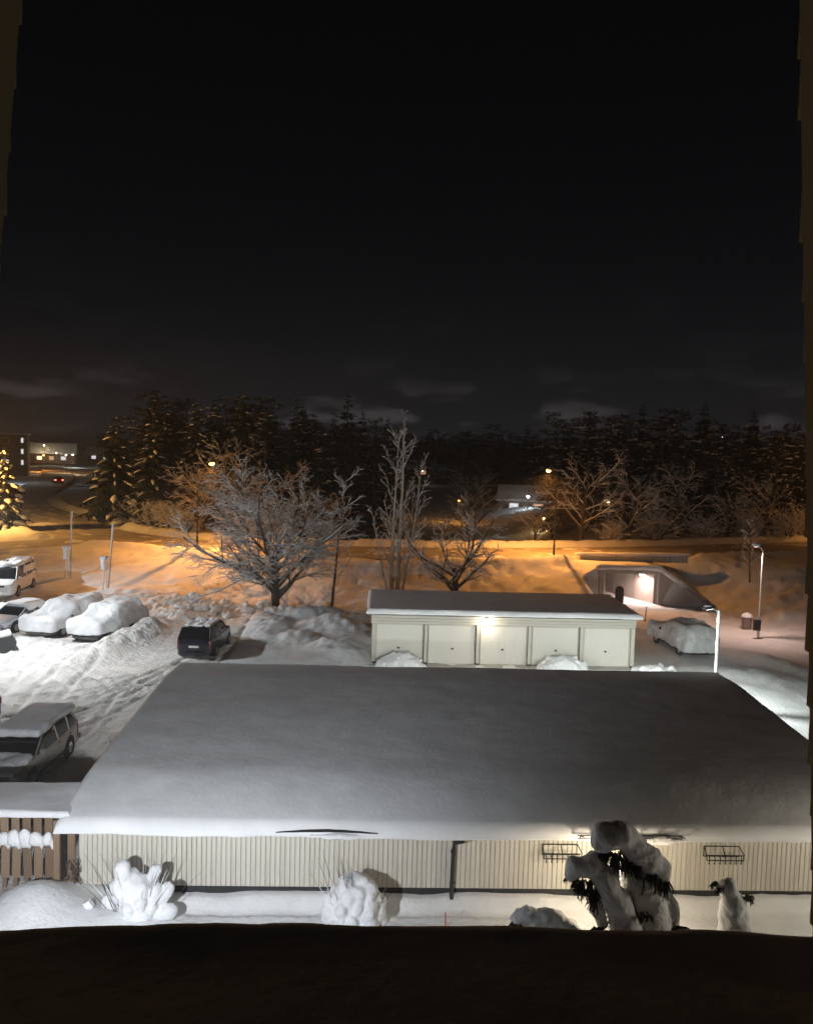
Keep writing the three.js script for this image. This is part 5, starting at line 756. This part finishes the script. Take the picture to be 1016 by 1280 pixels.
{
  let t = thing('litter_bin', 'round litter bin with snow cap beside the path lamp post', 'bin', [24.5, gy(24.5, -52.6), -52.6]);
  obj('body', cyl(0.3, 0.33, 0.85, 0, 0.42, 0, 18), std([0.22, 0.16, 0.14], 0.7), t); obj('rim', new THREE.TorusGeometry(0.33, 0.03, 6, 18).rotateX(Math.PI / 2).translate(0, 0.85, 0), M.black, t); obj('snow_cap', new THREE.SphereGeometry(0.36, 16, 8, 0, 6.3, 0, Math.PI / 2).scale(1, 0.8, 1).translate(0, 0.85, 0), M.softSnow, t);
  t = thing('post_box', 'dark box fixed low on the white path lamp post', 'box', [23.92, gy(24.1, -50) + 0.55, -49.92]);
  obj('case', bev(0.42, 0.6, 0.28, 0.03).translate(0, 0.3, 0), std([0.05, 0.03, 0.03], 0.6), t); obj('lid', bev(0.46, 0.06, 0.32, 0.02).translate(0, 0.63, 0), M.black, t); obj('back_strap', bar([0.22, 0.3, -0.08], [0.12, 0.3, -0.12], 0.03), M.galv, t);
  t = thing('path_sign', 'dark round-topped board on the path before the underpass', 'sign', [18.2, gy(18.2, -60.2), -60.2], -0.1);
  const s = new THREE.Shape(); s.moveTo(-0.3, 0.25); s.lineTo(0.3, 0.25); s.lineTo(0.3, 1.2); s.absarc(0, 1.2, 0.3, 0, Math.PI); s.closePath(); obj('board', new THREE.ExtrudeGeometry(s, { depth: 0.06, bevelEnabled: true, bevelSize: 0.02, bevelThickness: 0.02, bevelSegments: 1 }), std([0.035, 0.035, 0.04], 0.6), t); for (const x of [-0.22, 0.22]) obj('leg', bar([x, -0.15, 0.03], [x, 0.3, 0.03], 0.03), M.darkMetal, t);
  t = thing('path_post', 'thin post at the path edge behind the buried car', 'post', [18.35, gy(18.35, -54.6), -54.6]); obj('stake', bar([0, -0.1, 0], [0.08, 1.1, 0], 0.035, 7), M.wood[1], t); obj('snow_tip', new THREE.SphereGeometry(0.06, 10, 7).scale(1, 0.7, 1).translate(0.08, 1.12, 0), M.softSnow, t);
  t = thing('road_sign', 'small dark road sign on a post seen from behind by the road', 'sign', [-15.0, gy(-15, -64.4), -64.4]); obj('post', bar([0, -0.1, 0], [0, 2.1, 0], 0.035, 8), M.galv, t); obj('plate', bev(0.6, 0.6, 0.03, 0.01).rotateZ(Math.PI / 4).translate(0, 1.85, 0.04), M.darkMetal, t);
  const o = obj('snow_boulder', sdfMesh((X, Y, Z) => sdEll(X, Y, Z, 0.75, 0.3, 0.5) + 0.12 * noise3(X * 3, Y * 3, Z * 3), [-1, -0.2, -0.8], [1, 0.6, 0.8], 0.07), M.bark); o.position.set(-9.6, gy(-9.6, -60.5) + 0.05, -60.5); o.name = 'dark_rock'; tag(o, 'dark rock on the orange slope left of the round-crowned tree trunk', 'rock');
}
// lumps of ploughed snow beside the dark blue estate
{
  const r = rng(91); for (let i = 0; i < 11; i++) { const x = -13.2 + i * 0.62 + r(), z = -52.4 - r() * 2.6, s = 0.2 + r() * 0.3; const o = obj('snow_lump', sdfMesh((X, Y, Z) => sdBox(X, Y, Z, s, s * 0.7, s * 0.8, s * 0.4) + s * 0.3 * noise3(X * 4 + i, Y * 4, Z * 4), [-s * 1.6, -s, -s * 1.5], [s * 1.6, s * 1.3, s * 1.5], s * 0.2), M.lotSnow); o.position.set(x, lotTop(x, z) + s * 0.05, z); o.rotation.y = r() * 3; tag(o, 'ploughed snow lump along the lot edge by the round-crowned tree', 'snow lump', 'ploughed snow lumps'); }
  for (let i = 0; i < 6; i++) { const x = -11.9 + r() * 1.6, z = -45.5 - r() * 3, s = 0.07 + r() * 0.07; const o = obj('snow_clod', sdfMesh((X, Y, Z) => sdEll(X, Y, Z, s, s * 0.8, s) + s * 0.3 * noise3(X * 9, Y * 9, Z * 9), [-s * 1.5, -s, -s * 1.5], [s * 1.5, s * 1.4, s * 1.5], s * 0.3), M.bark); o.position.set(x, lotTop(x, z) + s * 0.4, z); tag(o, 'dark clod on the snow beside the dark navy estate', 'clod', 'dark clods on the lot'); }
}
// ───────────────────────── town beyond the trees ─────────────────────────
const lit = glow(1, 0.78, 0.45, 2.2), litWhite = glow(0.95, 0.95, 1, 0.9), dimLit = glow(1, 0.6, 0.3, 0.7);
function house(label, x, z, w, d, h, turn, wallC, wins, o = {}) {
  const y = o.y ?? groundY(x, z) - 0.2, t = thing(o.name || 'house', label, o.cat || 'house', [x, y, z], turn, 'houses beyond the wood');
  obj('wall', box(w, h, d, 0, h / 2, 0), std(wallC, 0.9), t);
  const rh = o.flat ? 0.3 : w * 0.22, ov = 0.4; let g;
  if (o.flat) g = bev(w + 0.6, 0.35, d + 0.6, 0.05).translate(0, h + 0.18, 0); else { const s = new THREE.Shape(); s.moveTo(-d / 2 - ov, -0.15); s.lineTo(d / 2 + ov, -0.15); s.lineTo(d / 2 + ov, 0.15); s.lineTo(0, rh + 0.25); s.lineTo(-d / 2 - ov, 0.15); s.closePath(); g = new THREE.ExtrudeGeometry(s, { depth: w + 0.8, bevelEnabled: false }).translate(0, 0, -(w + 0.8) / 2).rotateY(Math.PI / 2).translate(0, h, 0); }
  obj('snow_roof', g, M.snow, t); if (!o.flat) obj('chimney', box(0.7, 1.3, 0.7, w * 0.2, h + rh + 0.3, 0), std([0.2, 0.12, 0.1], 0.9), t);
  for (const [wx, wy, ww, wh, m] of wins) { const q = obj('window', bev(ww + 0.24, wh + 0.24, 0.1, 0.02).translate(wx, wy, d / 2 + 0.03), M.whitePost, t); obj('pane', box(ww, wh, 0.03, wx, wy, d / 2 + 0.1), m, q); }
  obj('door', box(1, 2.1, 0.08, -w * 0.38, 1.05, d / 2 + 0.04), std([0.1, 0.06, 0.05], 0.7), t);
  return t;
}
house('dark flat-roofed apartment block with a lit stairwell at the town edge', -101, -212, 20, 10, 10.6, 0.35, [0.12, 0.09, 0.07], [[8.8, 9.2, 0.5, 1.2, litWhite], [8.8, 6.4, 0.5, 1.2, litWhite], [8.8, 3.6, 0.5, 1.2, litWhite], [2, 6.4, 1.4, 1.2, dimLit], [-4, 3.6, 1.4, 1.2, dimLit], [5, 3.6, 1.4, 1.2, litWhite], [5, 9.0, 1.4, 1.2, M.glass], [-1, 9.0, 1.4, 1.2, M.glass]], { name: 'apartment_block', flat: true, cat: 'building' });
house('brown house with lit windows at the far end of the road', -121, -305, 16, 9, 3.6, 0.3, [0.2, 0.12, 0.08], [[-4, 1.9, 1.6, 1.2, lit], [0, 1.9, 1.4, 1.2, dimLit], [4, 1.9, 1.6, 1.2, litWhite]], { y: 3.6 });
house('small house with a bright window behind the brown house', -112, -330, 10, 8, 3.2, 0.2, [0.25, 0.2, 0.15], [[-2, 1.8, 1.6, 1.2, litWhite], [2.5, 1.8, 1.6, 1.2, litWhite]], { y: 4 });
house('low house with snowy roof below the white lamp in the hollow', 13, -228, 9, 7, 2.6, 0.2, [0.2, 0.15, 0.12], [[-2, 1.5, 1.4, 1.1, dimLit], [2, 1.5, 1.4, 1.1, M.glass]], { y: 4.2 });
house('house with white-lit snowy roof beside the blue-white lamp', 25.5, -138, 10, 7, 2.6, -0.2, [0.28, 0.26, 0.25], [[-2.5, 1.5, 1.4, 1.1, litWhite], [1.5, 1.5, 1.4, 1.1, dimLit]], { y: 1.0 });
house('dark house with lit windows behind the firs', 40.0, -134, 12, 8, 2.8, 0.1, [0.1, 0.07, 0.06], [[-4, 1.6, 1.0, 1.0, lit], [-1, 1.6, 1.0, 1.0, litWhite], [2.2, 1.6, 1.0, 1.0, lit], [4.6, 1.6, 1.0, 1.0, litWhite]], { y: 2.4 });
house('red-brown house glimpsed behind the shrubs of the far wood', 60, -134, 10, 8, 3, -0.2, [0.2, 0.08, 0.06], [[-2.8, 1.7, 1.2, 1.1, lit], [2.5, 1.7, 1.2, 1.1, litWhite]], { y: 2.6 });
function farLamp(label, x, y, z, c, cd, k, gl = 20) {
  const g = groundY(x, z), t = thing('street_lamp', label, 'street lamp', [x, g, z], 0, 'lamps beyond the wood'), h = y - g;
  obj('pole', new Tubes().chain([V(0, -0.2, 0), V(0, h, 0)], [0.09, 0.06], 7).geo(), M.galv, t); obj('hood', new THREE.SphereGeometry(0.35, 12, 6, 0, 6.3, 0, Math.PI / 2).scale(1, 0.5, 1).translate(0, h, 0), M.darkMetal, t); obj('globe', new THREE.SphereGeometry(Math.min(k, 0.22), 12, 8).translate(0, h - 0.12, 0), glow(...c, gl * Math.max(1, (k / 0.22) ** 2)), t);
  if (cd) point([x, y - 0.12, z], c, cd, 4);
}
farLamp('white lamp above the low house in the hollow', 10.9, 6.4, -214, [1, 0.85, 0.65], 8, 0.2, 12);
farLamp('blue-white lamp beside the house with white-lit roof', 23.6, 4.7, -129, [0.8, 0.95, 1], 60, 0.24);
farLamp('low yellow lamp under the snowy branches beyond the road', 20.6, 3.4, -101, [1, 0.7, 0.3], 60, 0.2, 10);
farLamp('orange lamp on the snow bank in the hollow', 11.8, 4.2, -121, SODIUM, 120, 0.18, 10);
farLamp('small yellow lamp seen between the firs', 33.6, 6.8, -131, [1, 0.75, 0.4], 40, 0.16, 10);
farLamp('yellow star-bright lamp over the far houses', -121.2, 10.2, -298, [1, 0.75, 0.4], 90, 0.5, 10);
farLamp('white lamp at the brown house', -116.5, 7.6, -297, [1, 0.85, 0.65], 50, 0.4, 8);
farLamp('white lamp at the edge of the far trees', -108, 7.2, -290, [0.95, 1, 0.9], 300, 0.42, 8);
farLamp('white lamp over the open snow field by the apartment block', -77, 8, -163, [0.75, 0.88, 1], 900, 0.22, 10);
farLamp('bright star-like lamp high in the dark wood', 55.3, 15.1, -131, [1, 0.95, 0.85], 0, 0.11, 8);
farLamp('orange lamp on the slope between the apartment block and the brown house', -99, 7.5, -243, SODIUM, 700, 0.22, 20);
farLamp('warm lamp at the roadside before the far houses', -86, 8, -226, [1, 0.7, 0.4], 500, 0.22, 20);
// car braking on the far bend
{
  const t = thing('moving_car', 'dark red car with glowing tail lights on the far road', 'car', [-64.5, groundY(-64.5, -165) + 0.35, -165], Math.PI / 2 + 0.5);
  buildCar(t, { ...HATCH, mat: paint(0.06, 0.008, 0.008, 0.2) }); const rl = glow(1, 0.08, 0.05, 12); for (const s of [-1, 1]) obj('brake_light', bev(0.05, 0.2, 0.3, 0.01).translate(-2.2, 0.86, s * 0.68), rl, t);
}
// far wood: a mass of firs
{
  const G = [fir(201, 14, 2.9, 0.25), pine(203, 14, 3.6, 0.15)], r = rng(300), spots = [];
  while (spots.length < 1700) { const z = -107 - Math.pow(r(), 1.2) * 405, x = mix(z * 0.34, 90 - z * 0.5, r()); const near = z > -165; if (near && x > -7 && (x < 26 || (x < 68 && z > -142))) continue; if (z > -240 && x > -8 && x < 30 && r() < 0.6) continue; if (x < z * 0.29 && z > -420) continue; const [d] = dPoly(x, z, roadPts); if (d < 9) continue; spots.push([x, z, (z < -190 ? 0.72 : 0.75) + r() * 0.45, r() * 6.3]); }
  for (let i = 0; i < 160; i++) { const z = -470 - r() * 60; spots.push([mix(-320, -130, r()), z, 0.35 + r() * 0.25, r() * 6.3]); }
  const f = new THREE.Group(); f.name = 'distant_forest'; f.userData = { kind: 'stuff', label: 'far-off dark fir wood along the horizon', category: 'forest' }; scene.add(f);
  const m4 = new THREE.Matrix4(), q = new THREE.Quaternion(), up = V(0, 1, 0);
  G.forEach((g, k) => { const S = spots.filter((_, i) => i % 2 === k); for (const [n, geo, mat] of [['needles', g.needles, M.needle], ['bough_snow', g.snow, M.twigSnow]]) { const im = new THREE.InstancedMesh(geo, mat, S.length); im.name = n; im.userData.kind = 'stuff'; S.forEach(([x, z, s, a], i) => { m4.compose(V(x, groundY(x, z) - 0.3, z), q.setFromAxisAngle(up, a), V(s, s, s)); im.setMatrixAt(i, m4); }); f.add(im); } });
}
// ───────────────────────── the window opening of the building we look from ─────────────────────────
{
  const t = thing('window_surround', 'dark brick window opening with a snow-covered sill', 'window surround', [0, 0, 0]), r = rng(401);
  const zo = -1.16, zi = -0.84, course = 0.083, y0 = 10.16;
  for (let k = 0; k < 26; k++) {
    const y = y0 + k * course, xl = -0.598 + (y - 10.44) * 0.0907, xr = 0.6495 - (y - 10.44) * 0.0785;
    for (const [s, x] of [[-1, xl], [1, xr]]) {
      const long = (k + (s > 0)) % 2 ? 0.25 : 0.12; let at = x + s * (r() * 0.005); 
      for (const w of [long, 0.25, 0.25]) { const b = obj('brick', bev(w - 0.01, course - 0.007, zi - zo - 0.002, 0.008), M.brick[Math.floor(r() * 3)], t); b.position.set(at + s * w / 2, y + course / 2, (zo + zi) / 2 + (r() - 0.5) * 0.006); b.rotation.set((r() - 0.5) * 0.01, (r() - 0.5) * 0.02, (r() - 0.5) * 0.012); at += s * w; }
    }
  }
  // mortar bed behind the bricks, leaning with the jambs
  const slab = (x, s, lean) => { const g = new THREE.BoxGeometry(0.7, 26 * course, zi - zo - 0.04); const p = g.attributes.position; for (let i = 0; i < p.count; i++) { const y = p.getY(i) + y0 + 13 * course; p.setXYZ(i, p.getX(i) + x + s * 0.365 + lean * (y - 10.44), y, p.getZ(i) + (zo + zi) / 2); } g.computeVertexNormals(); return g; };
  obj('mortar', slab(-0.588, -1, 0.0907), M.mortar, t); obj('mortar', slab(0.64, 1, -0.0785), M.mortar, t);
  obj('wall', mg([box(7, 14, 0.28, -4.6, 8, -1.0), box(7, 14, 0.28, 4.66, 8, -1.0), box(16, 10.1, 0.3, 0, 5.05, -1.0), box(2.3, 2.6, 0.28, 0, 13.65, -1.0)]), M.brick[1], t);
  const ns = rng(7); 
  obj('sill_snow', grid(range(-0.8, 0.85, 0.012), [...range(-1.30, -1.12, 0.008), ...range(-1.11, -0.5, 0.02)], (x, z) => { const e = clamp((z + 1.205 + 0.012 * fbm(x * 9, 2, 3)) / 0.07, 0, 1); const top = 10.408 + 0.011 * Math.cos((x - 0.03) * 3.0) - 0.011 + 0.010 * fbm(x * 4, z * 4, 2) + 0.0012 * fbm(x * 30, z * 30, 2) + 0.022 * sst(-1.1, -0.8, z); return top - (1 - Math.sqrt(Math.max(0, 1 - (1 - e) ** 2))) * 0.12; }), M.sillSnow, t);
  obj('sill', bev(1.6, 0.06, 0.75, 0.01).translate(0.03, 10.24, -0.86), M.mortar, t);
}
scene.fog = new THREE.FogExp2(new THREE.Color().setRGB(0.7, 0.68, 0.66), 0.0010);

const MASS = new Set(['branch_snow', 'bough_snow', 'clump_snow', 'twigs', 'climbing_twigs']);
scene.traverse((o) => { if (o.isMesh && MASS.has(o.name)) o.userData.kind = 'stuff'; if (o.isMesh) { o.castShadow = true; o.receiveShadow = true; } });
renderer.render(scene, camera);
